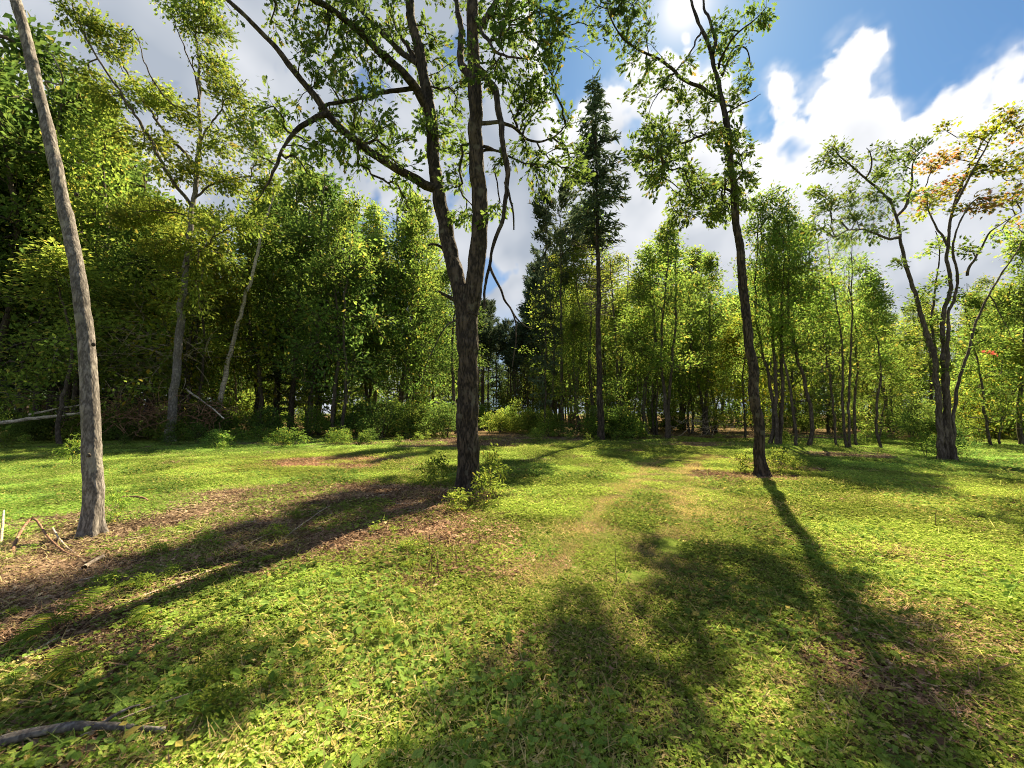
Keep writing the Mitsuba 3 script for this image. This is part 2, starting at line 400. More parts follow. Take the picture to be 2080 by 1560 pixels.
# ---------------------------------------------------------------- the big forked oak in the middle
def forked_oak():
    rng = np.random.default_rng(5)
    k = 'forked_oak_tree'
    sk = Skeleton(5)
    b = on_ground(G(952, 1000)); y = b[1]
    trunk = curve([b - [0, 0, .25], b + [0, 0, .15], P(950, 880, y), P(950, 750, y), P(948, 640, y + .03), P(944, 585, y + .05)], 0.03, 0.02, 3)
    r = np.interp(trunk[:, 2], [0, 0.6, 1.7, 2.6, 3.6, 4.2], [0.235, 0.218, 0.215, 0.205, 0.235, 0.21])
    add(k + '__trunk', tube(trunk, r, 44, 0.030, 3, 0.75), 'oak_bark', smooth=True)
    left = curve([P(943, 640, y), P(928, 560, y + .1), P(898, 430, y + .35), P(880, 320, y + .5), P(868, 200, y + .6), P(845, 80, y + .7), P(832, 0, y + .8), P(815, -140, y + .9), P(800, -330, y + 1.0), P(770, -520, y + 1)], 0.05, 0.05, 5)
    right = curve([P(953, 640, y), P(965, 560, y - .05), P(972, 450, y - .15), P(970, 330, y - .25), P(966, 220, y - .35), P(960, 100, y - .45), P(958, 0, y - .5), P(962, -160, y - .6), P(975, -360, y - .6), P(985, -560, y - .5)], 0.05, 0.05, 7)
    add(k + '__limb', limb_mesh(left, 0.175, 0.035, 26, 0.022, 5), 'oak_bark', smooth=True)
    add(k + '__limb_001', limb_mesh(right, 0.19, 0.04, 28, 0.022, 7), 'oak_bark', smooth=True)
    sk.limb(left, ok_from=0.30); sk.limb(right, ok_from=0.35)
    others = [([P(893, 385, y + .4), P(850, 370, y + .2), P(790, 335, y - .1), P(720, 285, y - .5), P(660, 225, y - .8), P(600, 150, y - 1.0), P(530, 60, y - 1.2), P(470, 0, y - 1.35), P(400, -70, y - 1.5)], .10, .025, .3),
              ([P(664, 232, y - .8), P(620, 250, y - .9), P(585, 280, y - 1.0), P(560, 340, y - 1.1), P(520, 408, y - 1.2)], .055, .008, .1),
              ([P(872, 240, y + .55), P(850, 190, y + .3), P(815, 150, y + .0), P(770, 105, y - .3), P(700, 40, y - .7), P(640, 0, y - 1), P(560, -60, y - 1.3)], .11, .03, .15),
              ([P(846, 178, y + .3), P(800, 185, y + .1), P(750, 195, y - .3), P(690, 210, y - .6), P(650, 222, y - .8)], .05, .03, .1),
              ([P(850, 130, y + .65), P(800, 90, y + .9), P(740, 20, y + 1.3), P(700, -40, y + 1.6), P(640, -120, y + 2)], .07, .02, .1),
              ([P(866, 170, y + .6), P(830, 100, y + 1.0), P(790, 20, y + 1.5), P(760, -80, y + 1.9)], .06, .02, .1),
              ([P(962, 170, y - .4), P(940, 120, y - .1), P(935, 60, y + .2), P(925, 0, y + .5), P(905, -90, y + .9)], .09, .03, .1),
              ([P(972, 140, y - .4), P(992, 165, y - .7), P(1012, 205, y - .9), P(1022, 270, y - 1.0), P(1030, 340, y - 1.0), P(1022, 420, y - 1.0), P(1004, 490, y - .95), P(994, 540, y - .9), P(986, 630, y - .8)], .075, .02, 2),
              ([P(1026, 370, y - 1.0), P(1038, 410, y - 1.05), P(1044, 468, y - 1.1)], .028, .012, 2),
              ([P(995, 540, y - .9), P(1010, 580, y - 1.0), P(1035, 622, y - 1.1), P(1048, 660, y - 1.2), P(1046, 720, y - 1.2), P(1043, 745, y - 1.2)], .026, .007, 2),
              ([P(1040, 632, y - 1.1), P(1062, 660, y - 1.1), P(1082, 668, y - 1.15)], .016, .005, 2),
              ([P(972, 250, y - .3), P(1000, 252, y - .1), P(1040, 258, y + .2), P(1075, 285, y + .5), P(1110, 285, y + .7), P(1150, 250, y + .9)], .045, .012, .3),
              ([P(975, 308, y - .2), P(1010, 306, y - .2), P(1048, 320, y - .1), P(1080, 330, y + .1)], .03, .01, .2),
              ([P(972, 60, y - .5), P(1000, 20, y - .2), P(1040, -50, y + .2), P(1090, -130, y + .7)], .07, .02, .1),
              ([P(964, 20, y - .5), P(985, 70, y - 1.1), P(1020, 110, y - 1.7), P(1060, 120, y - 2.1)], .05, .012, .1),
              ([P(925, 610, y), P(905, 600, y - .1), P(890, 590, y - .15)], .05, .022, 2),
              ([P(928, 650, y - .2), P(905, 665, y - .4), P(885, 690, y - .6), P(870, 725, y - .7), P(862, 780, y - .8)], .018, .004, 2),
              ([P(900, 505, y + .3), P(886, 498, y + .2), P(872, 500, y + .1)], .035, .02, 2)]
    for j, (q, r0, r1, ok) in enumerate(others):
        c = curve(q, 0.07, 0.07, 20 + j)
        add(f'{k}__branch' + (f'_{j:03d}' if j else ''), limb_mesh(c, r0, r1, 14 if r0 > .05 else 8, 0.010 if r0 > .05 else 0.003, 30 + j), 'oak_bark', smooth=True)
        if ok < 1: sk.limb(c, ok_from=ok)
    spots = [(600, 40, 0, .7, 9), (660, 80, -.6, .8, 12), (715, 50, -.6, .7, 12), (760, 140, -.2, .8, 14), (690, 190, -.8, .8, 13), (640, 130, -1, .6, 9), (740, 250, -.3, .75, 14), (790, 300, -.1, .65, 12), (700, 315, -.5, .6, 10), (650, 280, -.9, .5, 8),
             (640, 330, -.8, .4, 5), (880, 110, 1.2, .8, 13), (905, 190, 1.0, .8, 14), (900, 270, .6, .6, 10), (855, 270, .3, .45, 6), (1020, 40, -.2, .8, 15), (1075, 70, 0, .8, 15), (1110, 40, .5, .6, 9), (1085, 160, .3, .7, 12), (1040, 170, 0, .6, 10), (1060, 225, .2, .5, 7), (1120, 95, .4, .5, 7),
             (1150, 250, .9, .35, 6), (1080, 300, .5, .55, 9), (1140, 320, .6, .6, 11), (1165, 350, .7, .4, 6), (1090, 370, .4, .45, 7), (1020, 330, -.3, .4, 5), (930, 310, .1, .45, 7), (925, 370, .1, .4, 6), (940, 440, .1, .3, 5), (840, 420, .3, .35, 6), (800, 370, .1, .4, 5), (1000, 430, -.5, .35, 4),
             (560, 210, -1.0, .4, 4), (570, 250, -1.1, .4, 5), (530, 300, -1.1, .3, 3), (600, 320, -.8, .35, 4), (820, 60, .8, .9, 12), (1000, 130, -1.4, .6, 8), (1040, 30, -1.6, .6, 8), (760, 40, .9, .8, 10), (670, 20, .8, .7, 8), (1100, 190, .2, .5, 7), (1135, 60, .6, .3, 5)]
    tg = [blob(rng, P(px, py, y + dy), r * 1.05, int(n * 2.2)) for px, py, dy, r, n in spots]
    for q, r_, n in [((-2.2, y - 1.0, 11.6), 1.7, 30), ((-.6, y + .5, 12.6), 1.9, 40), ((.4, y - .8, 11.6), 1.6, 32), ((1.0, y, 13), 1.8, 36), ((-2.4, y + 1, 13.4), 1.8, 34), ((-.5, y - .3, 14.8), 1.8, 34), ((-4.2, y - 1.3, 11.2), 1.5, 26), ((-3.4, y + 1.8, 11.8), 1.5, 24), ((2.2, y + .8, 11.6), 1.3, 22), ((-5.3, y - 1.6, 9.9), 1.1, 14), ((1.4, y - 2, 12.2), 1.4, 22)]:
        tg.append(blob(rng, q, r_, n))
    sk.grow(np.vstack(tg), step=0.2, wob=0.14)
    add(k + '__twigs', sk.twigs(0.0055, 0.5, 0.05), 'oak_bark')
    add(k + '__crown', foliage(sk, (OAK, OAKF), 11, 0.150, rng, spread=0.065, back=.7), 'oak_leaf_skin')
    note(k, 'big rough-barked oak in the middle whose thick trunk forks into two dark stems', 'tree')
    note(k + '__crown', 'lobed green leaves hanging in loose clumps', kind='stuff')
    labels[k + '__twigs'] = STUFF


forked_oak()


# ---------------------------------------------------------------- the leaning oak under the sun, and the pale trunk at the left
def leaning_oak():
    rng = np.random.default_rng(15)
    k = 'leaning_oak_tree'
    sk = Skeleton(15)
    b = on_ground(G(1549, 968)); y = b[1]
    trunk = curve([b - [0, 0, .2], b + [0, 0, .1], P(1538, 850, y), P(1523, 700, y), P(1508, 560, y + .05), P(1492, 420, y + .1), P(1477, 270, y + .15), P(1462, 180, y + .2), P(1440, 100, y + .25), P(1412, 30, y + .3), P(1395, -20, y + .35), P(1370, -110, y + .5)], 0.04, 0.05, 15)
    r = np.interp(trunk[:, 2], [0, .5, 3, 6, 9, 11, 14], [0.138, 0.122, 0.114, 0.098, 0.082, 0.055, 0.03])
    add(k + '__trunk', tube(trunk, r, 30, 0.014, 15, 0.85), 'oak_bark', smooth=True)
    sk.limb(trunk, ok_from=0.62)
    others = [([P(1460, 200, y + .2), P(1430, 185, y), P(1395, 165, y - .3), P(1360, 135, y - .5), P(1320, 110, y - .8), P(1280, 90, y - 1), P(1250, 50, y - 1.2), P(1235, 0, y - 1.3)], .055, .012, .3),
              ([P(1470, 262, y + .15), P(1430, 275, y - .1), P(1385, 290, y - .4), P(1350, 330, y - .6)], .04, .01, .3),
              ([P(1466, 150, y + .3), P(1485, 110, y + .6), P(1510, 95, y + .8), P(1522, 118, y + .9), P(1520, 150, y + .9)], .035, .012, .5),
              ([P(1460, 140, y + .2), P(1480, 90, y - .2), P(1500, 70, y - .4), P(1535, 40, y - .6), P(1555, 15, y - .7)], .035, .01, .5),
              ([P(1448, 110, y + .2), P(1445, 60, y + .6), P(1430, 0, y + .9), P(1420, -60, y + 1.1)], .05, .02, .2),
              ([P(1478, 228, y + .1), P(1510, 210, y + .1), P(1543, 193, y + .2)], .022, .008, 2),
              ([P(1490, 395, y + .1), P(1455, 380, y + .4), P(1420, 385, y + .6), P(1385, 420, y + .7)], .04, .01, .3),
              ([P(1425, 60, y + .3), P(1400, 110, y - .3), P(1370, 150, y - .6)], .03, .01, .3),
              ([P(1480, 300, y + .1), P(1500, 320, y - .3), P(1510, 350, y - .5)], .025, .008, .3)]
    for j, (q, r0, r1, ok) in enumerate(others):
        c = curve(q, 0.08, 0.08, 60 + j)
        add(f'{k}__branch' + (f'_{j:03d}' if j else ''), limb_mesh(c, r0, r1, 9, 0.004, 60 + j), 'oak_bark', smooth=True)
        if ok < 1: sk.limb(c, ok_from=ok)
    spots = [(1235, 30, -1.2, .55, 9), (1265, 90, -1, .55, 9), (1300, 60, -.8, .5, 8), (1340, 60, -.6, .6, 10), (1375, 30, -.2, .7, 14), (1410, 40, .3, .7, 14), (1440, 70, .3, .55, 9), (1300, 160, -.8, .55, 9), (1350, 175, -.6, .6, 11), (1385, 120, -.5, .6, 10), (1430, 190, .1, .55, 10), (1420, 230, -.1, .5, 8),
             (1465, 120, .4, .4, 5), (1545, 20, -.7, .32, 6), (1555, 38, -.7, .25, 4), (1492, 62, -.4, .4, 7), (1490, 105, .5, .35, 5), (1515, 150, .9, .25, 4), (1500, 175, .5, .3, 4), (1490, 210, .3, .35, 6), (1330, 265, -.5, .5, 9), (1310, 310, -.5, .45, 8), (1350, 330, -.5, .55, 10), (1375, 300, -.3, .45, 6), (1330, 370, -.5, .4, 6),
             (1425, 385, .6, .55, 11), (1395, 410, .7, .5, 10), (1370, 445, .7, .45, 7), (1440, 410, .5, .45, 8), (1460, 440, .3, .35, 5), (1405, 350, .4, .35, 4), (1500, 300, -.2, .35, 5), (1505, 345, -.4, .4, 6), (1485, 275, 0, .35, 5), (1450, 280, -.2, .3, 4), (1500, 420, .2, .35, 5), (1515, 380, -.3, .25, 3), (1260, 0, -1, .5, 6)]
    tg = [blob(rng, P(px, py, y + dy), r * 1.15, int(n * (2.8 if py > 230 else 2.0))) for px, py, dy, r, n in spots]
    for dx, dy, z, r_, n in [(-.5, .5, 14.0, 1.0, 14), (-1.9, -.6, 13.2, 1.0, 14), (1.0, .4, 13.2, .9, 10), (-2.8, -1, 12.3, 1.0, 12)]:
        tg.append(blob(rng, np.array([P(1400, 0, y)[0] + dx, y + dy, z]), r_, n))
    tg += [blob(rng, P(px, py, y + dy + s_), r * 1.1, int(n * .8)) for px, py, dy, r, n in spots if py > 230 for s_ in (-1.2, 1.1)]
    tg = np.vstack(tg)
    way = unit(tg - [0, 0, EYE])
    tg = tg[way @ unit(SUN) < math.cos(math.radians(3.4))]          # the crown is open where the sun looks through
    sk.grow(tg, step=0.2, wob=0.14)
    add(k + '__twigs', sk.twigs(0.005, 0.5, 0.04), 'oak_bark')
    add(k + '__crown', foliage(sk, (OAK, OAKF), 11, 0.150, rng, spread=0.065, back=.7), 'oak_leaf_skin')
    note(k, 'slim straight-stemmed oak leaning left below the sun, in front of the right-hand trees', 'tree')
    labels[k + '__crown'] = labels[k + '__twigs'] = STUFF


leaning_oak()


def pale_trunk():
    rng = np.random.default_rng(25)
    k = 'grey_trunk_tree'
    sk = Skeleton(25)
    b = on_ground(G(184, 1090)); y = b[1]
    trunk = curve([b - [0, 0, .2], b + [0, 0, .12], P(187, 980, y), P(184, 850, y), P(178, 740, y), P(168, 640, y), P(150, 520, y + .02), P(125, 400, y + .04), P(98, 270, y + .06), P(66, 130, y + .08), P(32, 0, y + .1), P(-30, -180, y + .2), P(-90, -380, y + .3), P(-150, -620, y + .4)], 0.025, 0.02, 25)
    z = trunk[:, 2]
    r = np.interp(z, [0, .3, 1.2, 3, 5, 7.4, 12], [0.106, 0.098, 0.096, 0.080, 0.070, 0.062, 0.03])
    for h in (0.62, 2.15, 2.9, 4.4): r = r * (1 + 0.05 * np.exp(-((z - h) / 0.05) ** 2))
    add(k + '__trunk', tube(trunk, r, 36, 0.010, 25, 0.65), 'grey_bark', smooth=True)
    sk.limb(trunk, ok_from=0.66)
    q = curve([P(98, 180, y + .1), P(112, 170, y - .1), P(128, 155, y - .25), P(122, 138, y - .3), P(105, 110, y - .3), P(90, 100, y - .25)], .03, .03, 4)
    add(k + '__branch', limb_mesh(q, .014, .006, 8), 'grey_bark', smooth=True)
    for j, (px, py, z0) in enumerate([(190, 700, .05), (155, 395, .05), (180, 925, 0.05)]):
        c = P(px, py, y - .13)
        knob = trimesh.creation.icosphere(2, 0.028); knob.vertices *= [1, .6, 1.0]; knob.vertices += c
        add(k + '__knot' + (f'_{j:03d}' if j else ''), (np.array(knob.vertices), np.array(knob.faces)), 'oak_bark', smooth=True)
    tg = [blob(rng, (-7.8 + dx, y + dy, zz), rr, n) for dx, dy, zz, rr, n in [(0, 0, 10.2, 1.4, 26), (-1.5, .8, 11, 1.4, 24), (.8, 1.2, 11.4, 1.4, 22), (-.8, -.8, 12.2, 1.4, 24)]]
    sk.grow(np.vstack(tg), step=0.22, wob=0.14)
    add(k + '__twigs', sk.twigs(0.005, 0.5, 0.04), 'oak_bark')
    add(k + '__crown', foliage(sk, (OAK, OAKF), 13, 0.14, rng, spread=0.16), 'oak_leaf_skin')
    note(k, 'pale grey bare trunk leaning out of the picture at the far left', 'tree')
    labels[k + '__crown'] = labels[k + '__twigs'] = STUFF


pale_trunk()


# ---------------------------------------------------------------- oak at the edge of the left forest, and the many-stemmed tree at the right
def edge_oak():
    rng = np.random.default_rng(35)
    k = 'edge_oak_tree'
    sk = Skeleton(35)
    b = on_ground(G(345, 897)); y = b[1] = min(b[1], 21.0)
    b = np.array([P(345, 890, y)[0], y, 0])
    trunk = curve([b - [0, 0, .2], P(352, 830, y), P(362, 720, y), P(372, 600, y), P(385, 480, y), P(398, 360, y), P(406, 250, y + .1), P(402, 120, y + .2), P(392, 0, y + .3), P(380, -120, y + .4)], 0.12, 0.10, 35)
    r = np.interp(trunk[:, 2], [0, 1, 6, 12, 20, 27], [.24, .20, .18, .13, .08, .03])
    add(k + '__trunk', tube(trunk, r, 20, 0.012, 35, 0.4), 'grey_bark', smooth=True)
    sk.limb(trunk, ok_from=0.35)
    others = [([P(392, 420, y), P(360, 380, y - .3), P(330, 330, y - .7), P(290, 260, y - 1.0), P(245, 190, y - 1.3), P(200, 120, y - 1.6), P(150, 20, y - 1.8), P(135, -40, y - 2)], .10, .02),
              ([P(398, 340, y), P(340, 270, y + .5), P(290, 200, y + .8), P(240, 110, y + 1.0), P(200, 50, y + 1.2), P(160, -30, y + 1.4)], .09, .02),
              ([P(402, 300, y), P(440, 230, y - .3), P(470, 190, y - .6), P(500, 160, y - .8)], .06, .015),
              ([P(398, 400, y), P(450, 370, y + .3), P(510, 360, y + .5), P(560, 385, y + .6)], .06, .015),
              ([P(405, 200, y), P(380, 110, y - .4), P(355, 50, y - .7), P(340, 0, y - .9)], .05, .015),
              ([P(404, 240, y + .1), P(330, 190, y - .6), P(290, 120, y - 1), P(270, 60, y - 1.2)], .06, .015),
              ([P(380, 540, y), P(440, 480, y - .5), P(500, 450, y - 1)], .05, .015),
              ([P(392, 440, y), P(330, 430, y - .8), P(260, 440, y - 1.3)], .05, .015)]
    for j, (q, r0, r1) in enumerate(others):
        c = curve(q, 0.15, 0.15, 80 + j)
        add(f'{k}__branch' + (f'_{j:03d}' if j else ''), limb_mesh(c, r0, r1, 8), 'forest_bark', smooth=True)
        sk.limb(c, ok_from=.25)
    spots = [(380, 30, -.2, 1.3, 16), (420, 60, .2, 1.2, 14), (410, 0, 0, 1.3, 14), (150, 30, -1.7, .9, 8), (200, 60, -1.3, 1.0, 10), (240, 100, -.6, 1.1, 12), (180, 150, -1.3, .9, 8), (225, 200, -1.2, 1.0, 9), (280, 180, 0, 1.1, 12), (330, 210, .3, 1.0, 11), (430, 130, 0, 1.2, 13), (460, 180, -.5, 1.0, 11), (490, 220, -.5, .9, 9), (500, 260, 0, .9, 9),
             (380, 240, -.3, .9, 9), (320, 290, -.5, .9, 9), (260, 280, -1, .8, 6), (440, 290, -.2, 1.1, 13), (520, 310, .3, .9, 9), (350, 350, -.3, 1.1, 12), (420, 360, .2, 1.2, 13), (480, 380, .3, 1.2, 13), (300, 430, -.8, 1.1, 12), (560, 260, .5, .8, 5), (550, 380, .5, .8, 7), (260, 450, -1, .9, 8), (350, 450, 0, 1.2, 14), (460, 460, -.6, 1.2, 14), (520, 450, -.8, 1.0, 9), (400, 500, .5, 1.2, 13), (330, 510, .5, 1.0, 10)]
    tg = np.vstack([blob(rng, P(px, py, y + dy), r * 1.1, int(n * 2.0)) for px, py, dy, r, n in spots] + [blob(rng, P(395, 610, y - .3), 1.3, 12), blob(rng, P(335, 590, y - .3), 1.3, 12), blob(rng, P(390, -120, y), 2.2, 26), blob(rng, P(370, 560, y), 2.0, 16), blob(rng, P(440, 540, y), 1.6, 14)])
    sk.grow(tg, step=0.35, wob=0.14)
    add(k + '__twigs', sk.twigs(0.009, 0.5, 0.06, 4), 'forest_bark')
    add(k + '__crown', foliage(sk, (OAK, OAKF), 34, 0.25, rng, spread=0.22), 'edge_oak_leaf_skin')
    note(k, 'tall oak with upswept leafy branches at the edge of the left-hand forest', 'tree')
    labels[k + '__crown'] = labels[k + '__twigs'] = STUFF


edge_oak()


def many_stems():
    rng = np.random.default_rng(45)
    k = 'many_stemmed_tree'
    sk, sa = Skeleton(45), Skeleton(46)
    b = on_ground(G(1920, 934)); y = b[1]
    stems = [([b + [-.18, 0, -.2], P(1910, 860, y), P(1895, 720, y), P(1878, 650, y), P(1850, 570, y + .1), P(1832, 500, y + .1), P(1815, 430, y + .2), P(1790, 390, y + .2), P(1745, 350, y + .1), P(1700, 310, y)], .098, .022),
             ([b + [.10, .05, -.2], P(1922, 860, y), P(1920, 740, y + .1), P(1918, 640, y + .2), P(1930, 580, y + .3), P(1925, 500, y + .4), P(1938, 420, y + .5), P(1965, 350, y + .6), P(2000, 270, y + .7)], .09, .022),
             ([b + [.16, -.15, -.2], P(1930, 880, y - .1), P(1925, 740, y - .2), P(1930, 640, y - .3), P(1945, 560, y - .5), P(1935, 500, y - .6), P(1955, 440, y - .8), P(1990, 400, y - 1)], .078, .018),
             ([b + [.22, .1, -.2], P(1938, 850, y + .1), P(1948, 770, y + .2), P(1970, 700, y + .2), P(2000, 620, y + .3), P(2045, 540, y + .3), P(2085, 480, y + .4)], .058, .016),
             ([b + [-.02, .25, -.2], P(1912, 830, y + .3), P(1900, 740, y + .4), P(1895, 640, y + .6), P(1905, 560, y + .8), P(1900, 470, y + 1)], .06, .016)]
    names = ['trunk', 'stem', 'stem_001', 'stem_002', 'stem_003']
    for j, (q, r0, r1) in enumerate(stems):
        c = curve(q, 0.06, 0.07, 100 + j)
        add(f'{k}__{names[j]}', limb_mesh(c, r0, r1, 16, 0.008, 100 + j, 0.45), 'forest_bark', smooth=True)
        (sk if j == 0 else sa).limb(c, ok_from=.45)
    extra = [([P(1828, 480, y + .1), P(1790, 480, y - .2), P(1745, 465, y - .4), P(1700, 480, y - .6)], .05, .012, 0), ([P(1820, 440, y + .2), P(1850, 370, y + .4), P(1870, 310, y + .6), P(1880, 300, y + .6)], .05, .012, 0), ([P(1760, 360, y + .1), P(1770, 320, y), P(1760, 300, y - .1)], .035, .01, 0),
             ([P(1965, 560, y - .3), P(1990, 500, y - .5), P(2040, 450, y - .7), P(2075, 430, y - .8)], .04, .01, 1), ([P(1925, 500, y + .4), P(1890, 430, y + .7), P(1880, 380, y + .9)], .04, .01, 1), ([P(1935, 430, y + .5), P(1985, 330, y + .2), P(2035, 250, y + .1), P(2055, 220, y + .1)], .045, .008, 1), ([P(2010, 600, y + .3), P(2035, 640, y), P(2060, 700, y - .2)], .02, .006, 1)]
    for j, (q, r0, r1, w) in enumerate(extra):
        c = curve(q, 0.08, 0.08, 120 + j)
        add(f'{k}__branch' + (f'_{j:03d}' if j else ''), limb_mesh(c, r0, r1, 8), 'forest_bark', smooth=True)
        (sa if w else sk).limb(c, ok_from=.2)
    oak = [(1690, 300, 0, .5, 8), (1670, 330, -.1, .4, 6), (1720, 330, 0, .5, 8), (1760, 350, 0, .55, 9), (1740, 400, -.2, .6, 11), (1790, 310, 0, .4, 6), (1830, 320, .5, .5, 8), (1870, 300, .6, .5, 8), (1690, 420, -.4, .6, 11), (1720, 450, -.4, .6, 10), (1780, 420, 0, .6, 10), (1680, 470, -.5, .5, 8), (1750, 480, -.3, .5, 7), (1660, 390, -.2, .4, 6), (1800, 470, 0, .4, 5), (1845, 400, .3, .5, 7), (1810, 360, .2, .4, 6), (1820, 540, .1, .3, 3), (1860, 620, .1, .4, 4)]
    aut = [(1900, 330, .8, .5, 9), (1945, 310, .6, .55, 10), (1985, 280, .5, .55, 10), (2030, 250, .1, .5, 9), (2050, 225, .1, .3, 5), (2000, 340, .2, .7, 13), (1930, 380, .8, .6, 11), (1885, 400, .8, .6, 10), (2050, 330, -.2, .7, 12), (1980, 420, -.6, .7, 12), (2060, 400, -.6, .7, 11), (1870, 430, .9, .5, 8), (1920, 260, .6, .25, 4), (2080, 270, 0, .6, 8), (1900, 500, .8, .5, 7),
           (2030, 480, 0, .5, 7), (1960, 500, -.5, .5, 6), (1910, 570, .6, .6, 7), (1960, 600, 0, .6, 7), (1870, 590, .7, .6, 7), (1890, 660, .5, .6, 8), (1945, 680, 0, .6, 7), (1850, 690, .7, .5, 6), (2100, 350, 0, .8, 9), (2100, 450, 0, .7, 8), (1905, 740, .2, .5, 6)]
    sk.grow(np.vstack([blob(rng, P(px, py, y + dy), r * 1.1, int(n * 1.3)) for px, py, dy, r, n in oak]), step=0.2, wob=0.14)
    sa.grow(np.vstack([blob(rng, P(px, py, y + dy), r * 1.15, int(n * 1.25), 0.5) for px, py, dy, r, n in aut]), step=0.22, wob=0.12)
    add(k + '__twigs', merge([sk.twigs(0.006, 0.5, 0.04), sa.twigs(0.006, 0.5, 0.04)]), 'forest_bark')
    add(k + '__crown', foliage(sk, (OAK, OAKF), 24, 0.16, rng, spread=0.10, back=.6), 'oak_leaf_skin')
    tip = sa.tip_frames()[0]
    hi = tip[:, 2] > P(1950, 460, y)[2]
    hot = hi & (meshkit.fbm(tip * 0.55, 2, 77) > 0.50)
    for j, (sel, skin) in enumerate([(hot, 'autumn_leaf_skin'), (hi & ~hot, 'bright_leaf_skin'), (~hi, 'forest_leaf_skin')]):
        add(f'{k}__crown_{j + 1:03d}', foliage(sa, (MAPLE, MAPLEF), 20, 0.13, rng, spread=0.14, flat=1.6, keep=sel), skin)
        labels[f'{k}__crown_{j + 1:03d}'] = STUFF
    red = Skeleton(47); red.limb(curve([P(2050, 690, y - .1), P(2030, 705, y - .15), P(2014, 712, y - .2)], .05))
    red.grow(blob(rng, P(2013, 716, y - .2), .10, 6), step=.06)
    add(f'{k}__crown_004', foliage(red, (MAPLE, MAPLEF), 4, .09, rng, spread=.06), 'red_leaf_skin')
    note(f'{k}__crown_004', 'single small bunch of bright red leaves', kind='stuff')
    note(f'{k}__crown_001', 'foliage turning orange and rust red', kind='stuff')
    note(k, 'many-stemmed tree at the right with one green side and foliage turning orange', 'tree')
    labels[k + '__crown'] = labels[k + '__twigs'] = STUFF


many_stems()


# ---------------------------------------------------------------- kinds of forest tree, each kept once and placed many times
PROTO = {}


def proto(name, trunk, twig, crown, height, bark='forest_bark', skin='forest_leaf_skin'):
    for part, mesh, m, sm in (('trunk', trunk, bark, True), ('branches', twig, bark, False), ('crown', crown, skin, False)):
        if mesh is None: continue
        scene[f'kind_{name}_{part}'] = {'type': 'shapegroup', part: mikit.ply(mesh[:2], m, smooth=sm, uv=mesh[2] if len(mesh) > 2 else None)}
    PROTO[name] = (height, [p for p, m in (('trunk', trunk), ('branches', twig), ('crown', crown)) if m is not None])


def envelope(rng, n, H, lo, R, top=0.55, lean=0.0, layers=0):
    """points in a crown: clumps in a lumpy spindle"""
    out = []
    while len(out) < n:
        h = lo + (1 - lo) * rng.random() ** 0.85
        s = (h - lo) / (1 - lo)
        r = R * (math.sin(math.pi * min(1, s ** top * 0.93 + 0.07)) ** 0.7) * (0.55 + 0.75 * rng.random())
        a = rng.random() * 2 * math.pi
        lump = meshkit.fbm(np.array([math.cos(a) * 1.7, math.sin(a) * 1.7, h * 7.0]) + n, 2, n % 50)
        if lump < 0.47: continue
        z = h * H
        if layers: z = round(z * layers) / layers + rng.normal(0, 0.06)
        rr = r * math.sqrt(rng.uniform(0.15, 1))
        out.append((rr * math.cos(a), rr * math.sin(a), z))
    return np.array(out)


def broadleaf(name, seed, H, lo, R, r0, n, per, leaf, skin, stems=1, fork=0.5, top=0.55, layers=0, flat=0.8, spread=0.24, bark='forest_bark', shape=(OVAL, OVALF), droop=0.25):
    rng = np.random.default_rng(seed)
    sk = Skeleton(seed)
    parts = []
    for s in range(stems):
        a = seed + s * 2 * math.pi / stems
        off = np.array([math.cos(a), math.sin(a), 0]) * (0 if stems == 1 else R * 0.42)
        bend = rng.normal(0, 0.025 * H, (3, 3)) * [1, 1, 0]
        base = np.array([0, 0, -.25]) + (off * 0.08 if stems > 1 else 0)
        pts = [base, np.array([0, 0, H * fork * 0.5]) + bend[0] * 0.4 + off * .12, np.array([0, 0, H * fork]) + bend[1] * 0.6 + off * .35, np.array([0, 0, H * 0.8]) + bend[2] + off * .85, np.array([0, 0, H * 0.97]) + bend[2] * 1.2 + off]
        c = curve(pts, 0.3, 0.10, seed + s)
        rr = r0 if stems == 1 else r0 * 0.75
        parts.append(limb_mesh(c, rr, min(0.02, rr * .3), 9, 0.0, 0, 0.45 if s == 0 else 0.2, 1.15))
        sk.limb(c, ok_from=max(0.0, lo - 0.12))
    sk.grow(envelope(rng, n, H, lo, R, top, 0, layers), step=0.45, up=0.5 if not layers else 0.1, wob=0.10)
    proto(name, merge(parts), sk.twigs(0.010 if H > 7 else 0.005 if H > 2 else 0.002, 0.5, 0.07 if H > 2 else .008, 4), foliage(sk, shape, per, leaf, rng, spread=spread, flat=flat, droop=droop), H, bark, skin)


broadleaf('slender', 201, 15, .34, 2.3, .13, 200, 34, .21, 'forest_leaf_skin')
broadleaf('slender_b', 202, 15, .42, 2.1, .12, 170, 34, .21, 'forest_leaf_skin')
broadleaf('spread', 203, 14, .30, 3.2, .16, 220, 34, .21, 'forest_leaf_skin', stems=2, fork=.35)
broadleaf('spread_b', 204, 14, .36, 3.0, .16, 200, 34, .21, 'dark_leaf_skin', fork=.5)
broadleaf('full', 205, 12, .10, 3.1, .11, 220, 34, .21, 'forest_leaf_skin', top=.42)
broadleaf('full_b', 206, 12, .16, 2.9, .11, 220, 34, .21, 'dark_leaf_skin', top=.42)
broadleaf('fork', 207, 15, .45, 2.7, .15, 150, 34, .21, 'forest_leaf_skin', stems=4, fork=.45)
broadleaf('open_fork', 214, 15, .42, 2.7, .15, 130, 26, .20, 'forest_leaf_skin', stems=2, fork=.42)
broadleaf('thin', 208, 13, .30, 2.2, .085, 110, 16, .22, 'forest_leaf_skin')
broadleaf('sapling', 209, 5.5, .14, 2.2, .05, 150, 40, .14, 'bright_leaf_skin', layers=2.2, flat=2.0, spread=.20)
